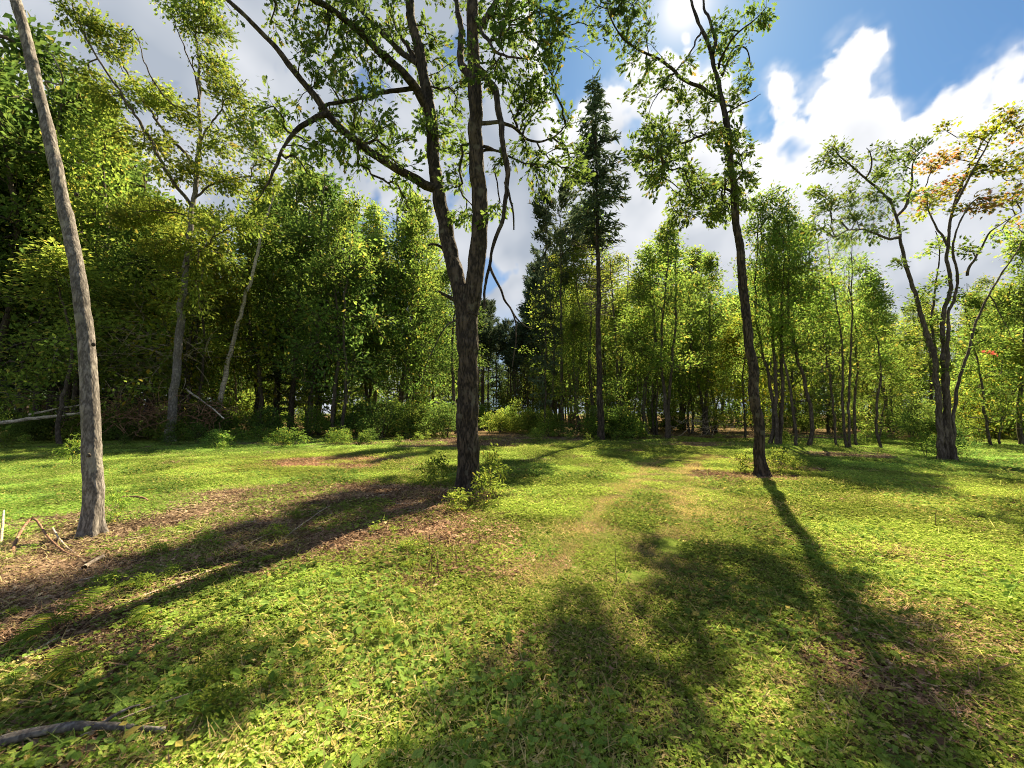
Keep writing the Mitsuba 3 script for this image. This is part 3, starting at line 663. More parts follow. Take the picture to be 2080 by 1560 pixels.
broadleaf('sapling_b', 210, 6.5, .14, 2.2, .05, 150, 40, .14, 'forest_leaf_skin', layers=2.0, flat=2.0, spread=.20)
broadleaf('shrub', 211, 1.7, .02, 1.0, .02, 60, 26, .13, 'forest_leaf_skin', stems=5, fork=.4, spread=.13, shape=(ELONG, ELONGF))
broadleaf('shrub_b', 212, 1.5, .02, 1.1, .02, 60, 26, .12, 'dark_leaf_skin', stems=4, fork=.4, spread=.13, shape=(ELONG, ELONGF))
broadleaf('weed', 213, .8, .02, .45, .004, 46, 9, .105, 'forest_leaf_skin', stems=5, fork=.4, spread=.06, shape=(ELONG, ELONGF))


def conifer(name, seed, H, bare, R, r0, whorls, skin='needle_skin', bark='forest_bark', dead=0.0, pine=False, droop=0.25, tuft=26, nl=.26, nw=.16):
    rng = np.random.default_rng(seed)
    c = curve([[0, 0, -.2], [0, 0, H * .3], [0.12, 0.05, H * .65], [0.05, 0, H]], 0.4, .08, seed)
    trunk = limb_mesh(c, r0, 0.02, 10, 0, 0, 0.35, 1.0)
    br, at, al, up = [], [], [], []
    for z in np.sort(rng.uniform(dead if dead else bare, .985, whorls)) * H:
        s = z / H
        a = rng.random() * 6.283
        k = (1 - s) / (1 - bare)
        live = s > bare
        if live:
            L = R * (min(1, 0.07 + 1.35 * k ** 0.85) if not pine else (0.3 + 0.9 * math.sin(math.pi * min(1, k * .9 + .1)))) * rng.uniform(.65, 1.1)
            if s < bare + .12: L *= rng.uniform(.4, 1)
        else: L = R * rng.uniform(.4, .95)
        o = np.array([np.interp(z, c[:, 2], c[:, 0]), np.interp(z, c[:, 2], c[:, 1]), z])
        d = np.array([math.cos(a), math.sin(a), 0])
        e = (0.25 if pine else -droop) if live else rng.uniform(-.3, .25)
        pts = o + np.linspace(0, 1, 5)[:, None] * d * L + np.array([0, 0, 1]) * (np.linspace(0, 1, 5) * e * L + (np.linspace(0, 1, 5) ** 2) * .22 * L)[:, None]
        pts[1:-1] += rng.normal(0, .04, (3, 3)) * L * .5
        br.append(tube(pts, np.linspace(.022 * min(1, L), .006, 5), 4, cap=False))
        if not live:
            for _ in range(2):
                q = pts[rng.integers(1, 4)]
                br.append(tube(np.array([q, q + d * .3 * L + rng.normal(0, .18, 3) * L]), [.008, .004], 3, cap=False))
            continue
        m = max(4, int(tuft * L))
        u = rng.random(m) ** (.8 if not pine else .35)
        q = np.stack([np.interp(u, np.linspace(0, 1, 5), pts[:, j]) for j in range(3)], 1)
        side = np.cross(d, [0, 0, 1]) * rng.choice([-1, 1], m)[:, None]
        w = side * rng.uniform(.2, .9, m)[:, None] + d * rng.uniform(.3, 1, m)[:, None] + np.array([0, 0, 1]) * rng.normal(.5 if pine else -.25, .35, m)[:, None]
        at.append(q + rng.normal(0, .08 if not pine else .16, (m, 3))); al.append(w); up.append(rng.normal(0, .6, (m, 3)) + [0, 0, 1])
    at, al, up = np.vstack(at), np.vstack(al), np.vstack(up)
    crown = leaves((STRIP, STRIPF), at, al, up, nl * rng.uniform(.6, 1.5, len(at)), rng, width=nw / nl)
    proto(name, trunk, merge(br), crown, H, bark, skin)
    return trunk, merge(br), crown


conifer('pine', 301, 17, .60, 1.9, .15, 60, pine=True, dead=.35, tuft=60, nl=.34, nw=.12)
conifer('pine_b', 302, 16, .55, 1.8, .15, 60, pine=True, dead=.30, tuft=60, nl=.34, nw=.12)
conifer('spruce', 303, 15, .12, 1.9, .11, 90, tuft=26, droop=.3, nw=.13)
t_, b_, c_ = conifer('tall_spruce', 304, 21.5, .52, 1.95, .21, 290, bark='forest_bark', dead=.33, tuft=24, droop=.20, nl=.32, nw=.10)
for key in [q for q in scene if q.startswith('kind_tall_spruce')]: del scene[key]


def plant(name, kind, x, y, height, label, category='tree', group=None, wide=1.0, turn=None, lean=(0, 0), rng=None):
    H, parts = PROTO[kind]
    key = numbered(name)
    s = height / H
    turn = (hash((round(x * 100), round(y * 100))) % 628) / 100 if turn is None else turn
    cz, sz = math.cos(turn), math.sin(turn)
    M = np.eye(4)
    M[:3, :3] = np.array([[1, 0, lean[0]], [0, 1, lean[1]], [0, 0, 1]]) @ np.array([[cz, -sz, 0], [sz, cz, 0], [0, 0, 1]]) @ np.diag([s * wide, s * wide, s])
    M[:3, 3] = [x, y, float(hgt(x, y))]
    for p in parts:
        scene[f'{key}__{p}'] = {'type': 'instance', 'group': {'type': 'ref', 'id': f'kind_{kind}_{p}'}, 'to_world': T(M.tolist())}
        if p != 'trunk': labels[f'{key}__{p}'] = STUFF
    note(key, label, category, group)
    return key


def stand(name, kind, px, py, top, label, group=None, dx=0, **kw):
    """a tree by its foot and its top in the photograph"""
    b = G(px, py)
    h = P(px, top, b[1])[2]
    lx = (P(px + dx, top, b[1])[0] - b[0]) / h
    return plant(name, kind, b[0], b[1], h, label, group=group, lean=(lx, 0), **kw)


b = on_ground(G(1222, 896))
k = 'tall_spruce_tree'
L_ = np.array([[1, 0, (P(1203, 155, b[1])[0] - b[0]) / 21.5], [0, 1, 0], [0, 0, P(1203, 152, b[1])[2] / 21.5]]).T
add(k + '__trunk', (t_[0] @ L_ + b, t_[1]), 'oak_bark', smooth=True)
add(k + '__branches', (b_[0] @ L_ + b, b_[1]), 'forest_bark')
add(k + '__crown', (c_[0] @ L_ + b, c_[1], c_[2]), 'needle_skin')
note(k, 'tall dark spruce standing highest against the clouds, with dead twigs below its crown', 'tree')
labels[k + '__crown'] = labels[k + '__branches'] = STUFF

# trees that can be told apart
stand('birch_tree', 'thin', 447, 868, 380, 'white birch trunk slanting right out of the dark left-hand forest', dx=120)
b = P(437, 882, 25.6)
scene['birch_tree__trunk'] = mikit.ply(limb_mesh(curve([[b[0], 25.6, -.2], P(452, 790, 25.5), P(474, 690, 25.4), P(500, 600, 25.2), P(526, 500, 25.2), P(556, 390, 25.3)], .3, .12, 9), .17, .05, 10), 'pale_bark', smooth=True)
b = G(447, 868)
stand('dark_sapling_tree', 'thin', 690, 890, 385, 'thin dark trunk with sparse open twigs, alone at the left edge of the lawn', dx=25)
stand('twin_trunk_tree', 'spread', 822, 872, 400, 'leafy tree that splits low into two trunks, just left of the big forked oak', dx=20)
stand('leafy_edge_tree', 'slender', 575, 866, 330, 'leafy tree between the white birch and the thin dark trunk', dx=30)
stand('leafy_edge_tree', 'full', 640, 868, 430, 'full rounded tree behind the thin dark trunk, leafy nearly to the ground', dx=0)
stand('leafy_edge_tree', 'full_b', 880, 872, 560, 'low dense tree whose leaves touch the left side of the big forked oak', dx=0)
stand('leafy_edge_tree', 'slender_b', 750, 868, 420, 'slim tree between the thin dark trunk and the twin trunk tree', dx=10)
stand('bent_sapling_tree', 'sapling_b', 130, 905, 520, 'slim bent sapling with flat leaf layers, behind the pale grey trunk', wide=1.3)
stand('maple_sapling', 'sapling_b', 235, 895, 570, 'leafy sapling with flat shelves of leaves between the pale grey trunk and the edge oak', wide=1.2)
stand('maple_sapling', 'sapling', 405, 890, 500, 'yellow green sapling glowing in front of the edge oak', wide=.9, dx=15)
stand('spruce_tree', 'spruce', 1106, 885, 415, 'narrow dark spruce left of the tall spruce', wide=.62, dx=6)
stand('pine_tree', 'pine', 1142, 878, 400, 'straight pine with a long bare trunk just left of the tall spruce', wide=.9, dx=-4)
stand('fork_tree', 'fork', 1192, 872, 420, 'tree fanning into several steep stems right behind the tall spruce', wide=.85)
stand('lawn_edge_tree', 'slender', 1322, 890, 500, 'left one of the two slim round-topped trees right of the tall spruce', dx=-5, wide=1.25)
stand('lawn_edge_tree', 'spread', 1357, 893, 465, 'right one of the two slim round-topped trees right of the tall spruce', dx=-5, wide=1.0)
stand('lawn_edge_tree', 'slender_b', 1260, 878, 590, 'low slim tree close to the right of the tall spruce trunk')
stand('lawn_edge_tree', 'full', 1440, 884, 520, 'leafy tree left of the leaning oak with its foot in the far shade', wide=.85)
stand('lawn_edge_tree', 'slender', 1562, 905, 400, 'thin trunk just right of the leaning oak', dx=-25, wide=.8)
stand('lawn_edge_tree', 'open_fork', 1580, 906, 380, 'thick trunk forking at mid height, right of the leaning oak', dx=-8, wide=.95)
stand('lawn_edge_tree', 'slender_b', 1616, 908, 460, 'thin trunk leaning left, second to the right of the forking trunk', dx=-40, wide=.8)
stand('lawn_edge_tree', 'slender', 1642, 908, 420, 'straight dark trunk with a root flare, leaning slightly left over the shaded lawn', dx=-45, wide=.9)
stand('lawn_edge_tree', 'open_fork', 1725, 912, 470, 'tall thin trunk with open forks half way to the many-stemmed tree', dx=-10, wide=.75)
stand('lawn_edge_tree', 'thin', 1742, 908, 520, 'slender young trunk close to the right of the tall open-forked trunk', dx=10)
stand('lawn_edge_tree', 'thin', 1700, 908, 560, 'slim trunk leaning left beside the tall open-forked trunk', dx=-25)
stand('maple_sapling', 'sapling', 2035, 905, 690, 'yellow green young maple at the right edge of the lawn', wide=1.0)
stand('maple_tree', 'full', 2075, 905, 480, 'broad yellow green maple leaning in at the right edge of the picture', wide=1.0)
stand('lawn_edge_tree', 'sapling_b', 1290, 888, 660, 'bushy sapling between the tall spruce and the two round-topped trees')
stand('maple_sapling', 'sapling_b', 1790, 905, 720, 'spreading low sapling left of the many-stemmed tree', wide=1.2)
stand('maple_sapling', 'sapling', 1510, 892, 640, 'bright sapling behind the trunk of the leaning oak', wide=1.0)
stand('maple_sapling', 'sapling_b', 1170, 884, 640, 'young tree filling the foot of the pines left of the tall spruce', wide=.8)

# the forest behind: nothing tells these apart
rng = np.random.default_rng(77)
SKY_PX = [-300, 0, 60, 140, 200, 250, 330, 450, 540, 600, 660, 760, 880, 930, 975, 1000, 1050, 1090, 1110, 1180, 1230, 1290, 1340, 1400, 1440, 1500, 1560, 1600, 1660, 1760, 1850, 1960, 2020, 2080, 2400]
SKY_PY = [-60, -20, 30, 110, 230, 330, 370, 360, 320, 320, 350, 400, 430, 520, 620, 640, 660, 640, 480, 440, 500, 510, 480, 500, 510, 520, 450, 420, 480, 500, 560, 600, 540, 460, 380]


ZONES = [(-900, 60, 'at the left border'), (60, 200, 'behind the pale grey trunk'), (200, 330, 'left of the edge oak'), (330, 470, 'right of the edge oak'), (470, 600, 'right of the white birch'), (600, 690, 'left of the thin dark trunk'), (690, 820, 'right of the thin dark trunk'), (820, 960, 'left of the forked oak'),
         (960, 1060, 'right of the forked oak'), (1060, 1150, 'left of the tall spruce'), (1150, 1230, 'behind the tall spruce'), (1230, 1330, 'right of the tall spruce'), (1330, 1450, 'behind the round-topped trees'), (1450, 1550, 'left of the leaning oak'), (1550, 1650, 'right of the leaning oak'), (1650, 1780, 'behind the open-forked trunk'), (1780, 1920, 'left of the many-stemmed tree'), (1920, 2010, 'behind the many-stemmed tree'), (2010, 4000, 'at the right border')]
LOOK = {'slender': 'slender leafy tree', 'slender_b': 'slim high-crowned tree', 'spread': 'two-stemmed spreading tree', 'spread_b': 'spreading dark-leaved tree', 'full': 'low-crowned tree', 'full_b': 'dark low tree', 'fork': 'many-stemmed tree', 'open_fork': 'open forked tree', 'thin': 'thin sparse tree', 'pine': 'bare-trunked pine', 'pine_b': 'bushy-topped pine', 'spruce': 'dark conical fir', 'shrub': 'pale shrub', 'weed': 'leafy weed', 'shrub_b': 'dark shrub'}


def zone(px):
    return next(z for a, b, z in ZONES if a <= px < b)


def wood(n, x0, x1, y0, y1, kinds, name, label, group, lo=0, hi=70, gap=1.6, dense=None):
    placed, tries, far_right = [], 0, x0 > 1050
    while len(placed) < n and tries < n * 60:
        tries += 1
        px = rng.uniform(x0, x1)
        y = rng.uniform(y0, y1)
        x = (px - 1040) / 782 * y / cp
        if y < 38 and 380 < px < 500 and name == 'forest_tree': continue          # the white birch stands free here
        if any((x - a) ** 2 + (y - c) ** 2 < gap * gap for a, c in placed): continue
        placed.append((x, y))
        top = min(765, np.interp(px, SKY_PX, SKY_PY) + rng.uniform(lo, hi))
        h = min(P(px, top, y)[2], 29 + 2 * math.sin(px))
        if h < 3: continue
        kd = kinds[rng.integers(len(kinds))]
        plant(name, kd, x, y, h, f'{LOOK[kd]} {label} {zone(px)}', group=f'trees {label} {zone(px)}', wide=rng.uniform(.8, 1.15) * (1.12 if far_right else 1), turn=rng.uniform(0, 6.28), lean=(rng.normal(0, .03), 0))


wood(17, -260, 260, 24, 34, ['full_b', 'full_b', 'spread_b', 'slender', 'spread'], 'forest_tree', 'in front', 'forest trees at the far left', 0, 110)
wood(20, 240, 940, 25, 38, ['slender', 'slender_b', 'spread', 'spread_b', 'full_b', 'full'], 'forest_tree', 'in front', 'forest trees left of the oak', 0, 120)
wood(18, -200, 960, 38, 58, ['full_b', 'spread_b', 'pine', 'slender'], 'forest_tree', 'deep in the left forest', 'deep trees of the left-hand forest', 80, 260)
wood(30, 960, 1130, 52, 85, ['pine', 'pine_b'], 'pine_tree', 'far off', 'far pines in the gap', -10, 60, 1.5)
wood(46, 1120, 2100, 27, 42, ['slender', 'slender_b', 'spread', 'open_fork', 'full', 'thin', 'open_fork'], 'forest_tree', 'in the sunny right wood', 'trees of the sunny right-hand wood', 0, 170, 2.0)
wood(64, 1060, 2300, 44, 75, ['slender', 'spread_b', 'full', 'full_b', 'spread'], 'forest_tree', 'far back in the right wood', 'distant trees of the right-hand wood', 60, 190, 2.0)
wood(46, -420, 960, 62, 84, ['full', 'full_b'], 'forest_tree', 'far behind in the left forest', 'far trees of the left forest', 110, 300, 2.4)
wood(46, 900, 1230, 88, 130, ['spruce', 'full_b', 'spruce'], 'forest_tree', 'far behind the pines', 'dense far trees behind the pines', 10, 110, 1.6)
wood(11, -60, 700, 26, 36, ['spruce'], 'fir_tree', 'in the left forest', 'dark firs of the left forest', 40, 260, 2.5)
wood(90, -500, 2500, 75, 120, ['full_b', 'full', 'pine', 'spread_b'], 'forest_tree', 'in the farthest rim of woods', 'far rim of the woods', 90, 240, 2.0)
wood(10, 1960, 2350, 18, 30, ['full_b', 'full', 'spread_b'], 'forest_tree', 'by the lawn', 'shaded trees at the right edge', 40, 240, 2.0)


def bushes(n, x0, x1, y0, y1, kinds, hmin, hmax, name, label, group, skip=None):
    for _ in range(n):
        px, y = rng.uniform(x0, x1), rng.uniform(y0, y1)
        x = (px - 1040) / 782 * y / cp
        kd = kinds[rng.integers(len(kinds))]
        plant(name, kd, x, y, rng.uniform(hmin, hmax), f'{LOOK[kd]} {label} {zone(px)}', 'shrub', f'shrubs {label} {zone(px)}', wide=rng.uniform(.8, 1.3), turn=rng.uniform(0, 6.28))


bushes(40, -200, 400, 21.5, 26, ['shrub_b', 'shrub_b', 'shrub'], .8, 1.9, 'shrub', 'at the left forest edge', 'undergrowth of the left forest')
bushes(44, 380, 940, 23.5, 30, ['shrub', 'shrub_b'], 1.0, 2.4, 'shrub', 'along the lawn edge', 'shrubs along the left lawn edge')
bushes(12, 215, 760, 18, 23.5, ['shrub_b', 'shrub_b', 'shrub'], .4, 1.1, 'shrub', 'in front of the left forest', '')
bushes(34, -60, 960, 16.5, 23, ['weed'], .35, .9, 'tall_weed', 'at the left lawn edge', '')
bushes(26, 1080, 2080, 19, 27, ['weed', 'shrub'], .35, .9, 'tall_weed', 'at the far lawn edge', '')
bushes(20, 985, 1110, 30, 38, ['shrub'], 1.2, 2.2, 'shrub', 'at the end of the lawn', 'shrubs in the gap')
bushes(18, 1090, 1300, 23, 28, ['shrub', 'shrub', 'shrub_b'], .7, 2.0, 'shrub', 'at the lawn edge', 'shrubs round the tall spruce')
bushes(60, -300, 1100, 32, 60, ['shrub_b', 'shrub'], 1.6, 3.2, 'shrub', 'deep between the trunks', 'deep shrubs of the left-hand forest')
bushes(80, -700, 2500, 45, 72, ['shrub_b', 'shrub'], 2.5, 5.0, 'tall_shrub', 'far back between the trunks', 'far tall shrubs')
bushes(40, 1280, 2150, 30, 40, ['shrub', 'shrub_b', 'shrub'], .7, 2.4, 'shrub', 'in the undergrowth', 'undergrowth of the right-hand wood')
bushes(22, 1780, 2150, 22, 28, ['shrub_b', 'shrub'], 1.0, 2.4, 'shrub', 'at the right lawn edge', 'shrubs at the right lawn edge')

# ---------------------------------------------------------------- ground cover: clover, turf, straw and litter, as stuff
def scatter(rng, n, R=0.5):
    a, r = rng.random(n) * 6.283, R * np.sqrt(rng.random(n))
    return np.stack([r * np.cos(a), r * np.sin(a)], 1)


def trefoils(rng, n, lo, hi, zlo, zhi):
    c = np.repeat(np.c_[scatter(rng, n), rng.uniform(zlo, zhi, n)], 3, 0)
    a = np.repeat(rng.random(n) * 6.283, 3) + np.tile([0, 2.09, 4.19], n) + rng.normal(0, .2, 3 * n)
    tilt = np.repeat(rng.normal(0, .38, (n, 2)), 3, 0)
    al = np.c_[np.cos(a), np.sin(a), rng.normal(0.05, .2, 3 * n)]
    return leaves((OVAL, OVALF), c, al, np.c_[tilt, np.ones(3 * n)], np.repeat(rng.uniform(lo, hi, n), 3), rng, width=1.5)


def blades(rng, n, lo, hi, w, rise, z=0.0):
    a = rng.random(n) * 6.283
    al = np.c_[np.cos(a), np.sin(a), np.abs(rng.normal(rise, .35, n))]
    L = rng.uniform(lo, hi, n)
    v = leaves((STRIP, STRIPF), np.c_[scatter(rng, n), z + rng.uniform(0, .015, n)], al, np.c_[rng.normal(0, .5, (n, 2)), np.ones(n)], L, rng, width=w / ((lo + hi) / 2))
    return v


def flat_bits(rng, n, lo, hi, shape, w=1.0, z=.02, curl=.5):
    a = rng.random(n) * 6.283
    return leaves(shape, np.c_[scatter(rng, n), rng.uniform(.004, z, n)], np.c_[np.cos(a), np.sin(a), rng.normal(.05, .2, n)], np.c_[rng.normal(0, curl, (n, 2)), np.ones(n)], rng.uniform(lo, hi, n), rng, width=w)


COVER = {}
for v in range(3):
    r_ = np.random.default_rng(900 + v)
    COVER.setdefault('clover_cover', []).append(('clover_skin', merge([trefoils(r_, 400, .013, .034, .012, .060), flat_bits(r_, 40, .03, .055, (ELONG, ELONGF), 1.4, .06), blades(r_, 70, .05, .13, .005, .7)])))
    COVER.setdefault('turf_grass', []).append(('clover_skin', merge([blades(r_, 170, .04, .11, .006, .5), trefoils(r_, 230, .012, .028, .01, .045)])))
    COVER.setdefault('broad_weeds', []).append(('weed_skin', merge([flat_bits(r_, 90, .04, .09, (ELONG, ELONGF), 1.7, .08, .5), trefoils(r_, 40, .03, .05, .03, .09), blades(r_, 60, .10, .22, .005, 1.0)])))
    COVER.setdefault('dry_thatch', []).append(('straw_skin', merge([blades(r_, 190, .05, .15, .0055, .10, .012), blades(r_, 30, .06, .14, .005, .6, .0), flat_bits(r_, 150, .016, .04, (OVAL, OVALF), 1.0, .05)])))
    COVER.setdefault('leaf_litter', []).append(('litter_skin', merge([flat_bits(r_, 380, .016, .042, (OVAL, OVALF), 1.2, .03, .7), flat_bits(r_, 200, .05, .16, (STRIP, STRIPF), .07, .03, .4), flat_bits(r_, 70, .05, .10, (OAK, OAKF), 1.0, .03, .4)])))
for name, sets in COVER.items():
    for v, (skin, mesh) in enumerate(sets):
        scene[f'kind_{name}_{v}'] = {'type': 'shapegroup', 'piece': mikit.ply(mesh[:2], skin, uv=mesh[2])}
labels['clover_cover'] = {'kind': 'stuff', 'label': 'bright green clover and small weeds covering the clearing'}
labels['broad_weeds'] = {'kind': 'stuff', 'label': 'broad-leaved weeds and longer blades in the lawn'}
labels['turf_grass'] = {'kind': 'stuff', 'label': 'short green grass mixed into the clover of the clearing'}
labels['dry_thatch'] = {'kind': 'stuff', 'label': 'pale dry mown straw lying in the grass'}
labels['leaf_litter'] = {'kind': 'stuff', 'label': 'brown leaf litter and wood chips on bare soil'}
count = {n: 0 for n in COVER}
rng = np.random.default_rng(1234)
cells = []
for y0, y1, step, sc in [(0.6, 4.4, .36, .85), (4.4, 8, .46, 1.0), (8, 13, .50, 1.0), (13, 19, .62, 1.15), (19, 28, .95, 1.65)]:
    for y in np.arange(y0, y1, step):
        for x in np.arange(-1.45 * y1 - 1, 1.45 * y1 + 1, step):
            if abs(x) < 1.4 * y + 0.9: cells.append((x, y, step, sc))
cells = np.array(cells)
xy = cells[:, :2] + rng.uniform(-.5, .5, (len(cells), 2)) * cells[:, 2:3]
track, track_gap = np.zeros(len(xy)), np.full(len(xy), 9.0)
for line in TRACK:
    u = np.linspace(0, 1, 160) * (len(line) - 1)
    fine_line = np.stack([np.interp(u, np.arange(len(line)), line[:, k]) for k in (0, 1)], 1)
    gap_ = np.min(np.linalg.norm(xy[:, None] - fine_line[None], axis=2), axis=1)
    track_gap = np.minimum(track_gap, gap_)
    track = np.maximum(track, (gap_ < .17 + .010 * xy[:, 1]) * 1.0)
lit, dry = mask(LITTER, xy[:, 0], xy[:, 1], 3), mask(DRY, xy[:, 0], xy[:, 1], 4)
patch, patch2 = edge_noise(xy[:, 0], xy[:, 1], 0.9, 55), edge_noise(xy[:, 0], xy[:, 1], 1.4, 66)
gz = hgt(xy[:, 0], xy[:, 1])
gxs = (hgt(xy[:, 0] + .2, xy[:, 1]) - hgt(xy[:, 0] - .2, xy[:, 1])) / .4
gys = (hgt(xy[:, 0], xy[:, 1] + .2) - hgt(xy[:, 0], xy[:, 1] - .2)) / .4
for q in range(len(cells)):
    r = rng.random(4)
    kinds = []
    if r[0] < lit[q] or (xy[q, 1] > 24 and r[0] < .8):
        kinds.append('leaf_litter')
        if r[1] < .10: kinds.append('clover_cover')
        if r[2] < .22: kinds.append('dry_thatch')
    elif track[q]:
        kinds += ['dry_thatch', 'dry_thatch', 'leaf_litter' if r[2] < .25 else 'dry_thatch']
        if r[3] < .3: kinds.append('turf_grass')
    else:
        kinds.append('clover_cover' if r[1] < np.clip((patch[q] - .30) / .2, .3, .97) * (1 - .8 * dry[q]) else 'turf_grass')
        if r[2] < 0.10 + 0.55 * np.clip((4.2 - xy[q, 1]) / 1.5, 0, 1) + 0.6 * dry[q]: kinds.append('dry_thatch')
        if r[3] < .05: kinds.append('leaf_litter')
        if rng.random() < np.clip((patch2[q] - .52) / .12, .02, .4) * (xy[q, 1] < 13): kinds.append('broad_weeds')
    for kd in kinds:
        count[kd] += 1
        a = rng.random() * 6.283
        shift = rng.uniform(-.15, .15, 2) * (len(kinds) > 1)
        s = cells[q, 3] * rng.uniform(.85, 1.2) * (.62 if track[q] else np.clip((track_gap[q] - .10) / (.5 * cells[q, 3]), .45, 1))
        zs = min(s, 1.6) * rng.uniform(.7, 1.3)
        M = np.eye(4)
        M[:3, :3] = np.array([[1, 0, 0], [0, 1, 0], [gxs[q], gys[q], 1]]) @ np.array([[math.cos(a), -math.sin(a), 0], [math.sin(a), math.cos(a), 0], [0, 0, 1]]) @ np.diag([s, s, zs])
        M[:3, 3] = [xy[q, 0] + shift[0], xy[q, 1] + shift[1], gz[q] + gxs[q] * shift[0] + gys[q] * shift[1]]
        scene[f'{kd}__{count[kd]:04d}'] = {'type': 'instance', 'group': {'type': 'ref', 'id': f'kind_{kd}_{rng.integers(3)}'}, 'to_world': T(M.tolist())}


# ---------------------------------------------------------------- small things
def sprig(name, kind, px, py, h, label, group=None, wide=1.0, category='plant', turn=None):
    b = G(px, py)
    return plant(name, kind, b[0], b[1], h, label, category, group, wide=wide, turn=turn)


sprig('sprout_plant', 'weed', 893, 985, .72, 'leafy green sprouts growing against the left side of the forked oak trunk', wide=.9)
sprig('sprout_plant', 'weed', 868, 975, .5, 'leafy sprouts a step left of the forked oak trunk', wide=1.1)
sprig('sprout_plant', 'weed', 1000, 1010, .95, 'tall thin sprout with pale round leaves right of the forked oak trunk', wide=.6)
sprig('sprout_plant', 'weed', 985, 1028, .6, 'low bright sprout at the right foot of the forked oak trunk', wide=1.0)
sprig('sprout_plant', 'weed', 930, 1040, .35, 'low weeds in front of the forked oak trunk', wide=1.5)
sprig('sprout_plant', 'weed', 1515, 962, .55, 'pale leafy sprout left of the foot of the leaning oak', wide=1.3)
sprig('sprout_plant', 'shrub', 1585, 962, .62, 'low sunlit bush at the right foot of the leaning oak', wide=1.3, category='shrub')
sprig('sprout_plant', 'shrub_b', 1620, 958, .40, 'low weeds trailing right from the bush at the leaning oak', wide=1.5, category='shrub')
sprig('sprout_plant', 'shrub_b', 1940, 930, 1.0, 'leafy bush at the right foot of the many-stemmed tree', category='shrub')
sprig('sprout_plant', 'shrub', 1880, 928, .9, 'weedy bush at the left foot of the many-stemmed tree', category='shrub')
sprig('sprout_plant', 'weed', 150, 945, .9, 'yellowish weed standing just left of the pale grey trunk', wide=.8)
sprig('sprout_plant', 'weed', 240, 1060, .5, 'thin weed right of the foot of the pale grey trunk', wide=.7)
sprig('sprout_plant', 'shrub', 345, 900, 1.5, 'leafy bush round the foot of the edge oak', category='shrub', wide=1.2)
sprig('sprout_plant', 'shrub_b', 405, 893, 1.9, 'leafy bush right of the foot of the edge oak', category='shrub', wide=1.1)
r_ = np.random.default_rng(51)
for _ in range(26):
    q = (r_.uniform(-5.6, -.9), r_.uniform(2.0, 6.4))
    if abs(q[0]) < 1.36 * q[1]:
        plant('seedling_plant', 'weed', q[0], q[1], r_.uniform(.07, .19), 'small broad-leaved seedling on the leaf litter at the left', 'plant', 'seedlings on the litter', wide=1.6)


def stick(name, pts, r0, r1, label, skin='dead_wood', category='stick', group=None, side=(), seed=0, lift=True):
    """a stick lying on the ground: pts are (px, py, height above ground)"""
    q = []
    for px, py, h in pts:
        g = on_ground(G(px, py)); g[2] += h + r0 * .6
        q.append(g)
    c = curve(q, .03, .015, seed)
    key = numbered(name)
    parts = [tube(c, np.linspace(r0, r1, len(c)) * (1 + .10 * np.sin(np.arange(len(c)) * .9 + seed)), 9)]
    for u, dx, dy, dz, r in side:
        a = c[int(u * (len(c) - 1))]
        parts.append(tube(curve([a, a + np.array([dx, dy, dz]) * .5 + [0, 0, .015], a + np.array([dx, dy, dz])], .03, .01, seed + 3), np.linspace(r, r * .5, len(curve([a, a + np.array([dx, dy, dz]) * .5 + [0, 0, .015], a + np.array([dx, dy, dz])], .03))), 6))
    add(key, merge(parts), skin, smooth=True)
    note(key, label, category, group)


stick('fallen_branch', [(-60, 1556, .02), (60, 1520, .03), (170, 1500, .035), (260, 1497, .03), (335, 1494, .02)], .026, .011, 'smooth grey fallen branch in the bottom left corner', 'grey_bark', 'branch', side=[(.62, .10, .10, .03, .009)], seed=4)
stick('fallen_branch', [(25, 1128, .0), (38, 1108, .16), (58, 1092, .24), (85, 1108, .16), (120, 1125, .05), (160, 1138, .02), (195, 1140, .01)], .016, .007, 'arched dead branch left of the foot of the pale grey trunk', 'rust_twig', 'branch', seed=6)
stick('fallen_branch', [(105, 1092, .12), (130, 1115, .05), (150, 1130, .02), (172, 1147, .01)], .010, .005, 'thin pale twig crossing the arched branch by the pale grey trunk', 'dead_wood', 'branch', seed=7)
stick('fallen_branch', [(170, 1163, .02), (190, 1150, .03), (210, 1143, .05)], .022, .016, 'short thick broken branch in front of the pale grey trunk', 'dead_wood', 'branch', seed=8)
stick('fallen_branch', [(95, 1008, .01), (130, 1004, .02), (162, 1001, .02)], .022, .012, 'dark short branch lying in the sunny grass left of the pale grey trunk', 'rust_twig', 'branch', seed=9)
stick('fallen_branch', [(236, 1015, .02), (262, 1014, .03), (300, 1018, .02)], .03, .012, 'dark branch on the brown litter right of the pale grey trunk', 'rust_twig', 'branch', seed=10)
stick('fallen_branch', [(215, 993, .01), (240, 990, .01), (268, 988, .01)], .012, .008, 'pale straight stick right of the pale grey trunk', 'dead_wood', 'branch', seed=11)
stick('fallen_branch', [(560, 1105, .0), (610, 1072, .03), (672, 1032, .05)], .008, .004, 'long straight pale stalk on the sunlit litter left of the oak', 'dead_wood', seed=12)
stick('fallen_branch', [(600, 1100, .0), (640, 1075, .02), (700, 1045, .03)], .007, .004, 'second pale stalk beside the long straight one left of the oak', 'dead_wood', seed=13)
stick('fallen_branch', [(45, 1362, .01), (80, 1340, .02), (115, 1322, .03)], .011, .006, 'grey stick on the soil below the ferns at the left', 'dead_wood', seed=14)
stick('fallen_branch', [(1, 1112, .0), (4, 1090, .10), (5, 1070, .22)], .016, .010, 'pale broken stake upright at the left border of the picture', 'dead_wood', 'stake', seed=15)
stick('fallen_branch', [(1665, 1420, .01), (1690, 1450, .015), (1715, 1475, .01)], .007, .004, 'pale dry stalk in the shaded grass at the lower right', 'dead_wood', seed=16)
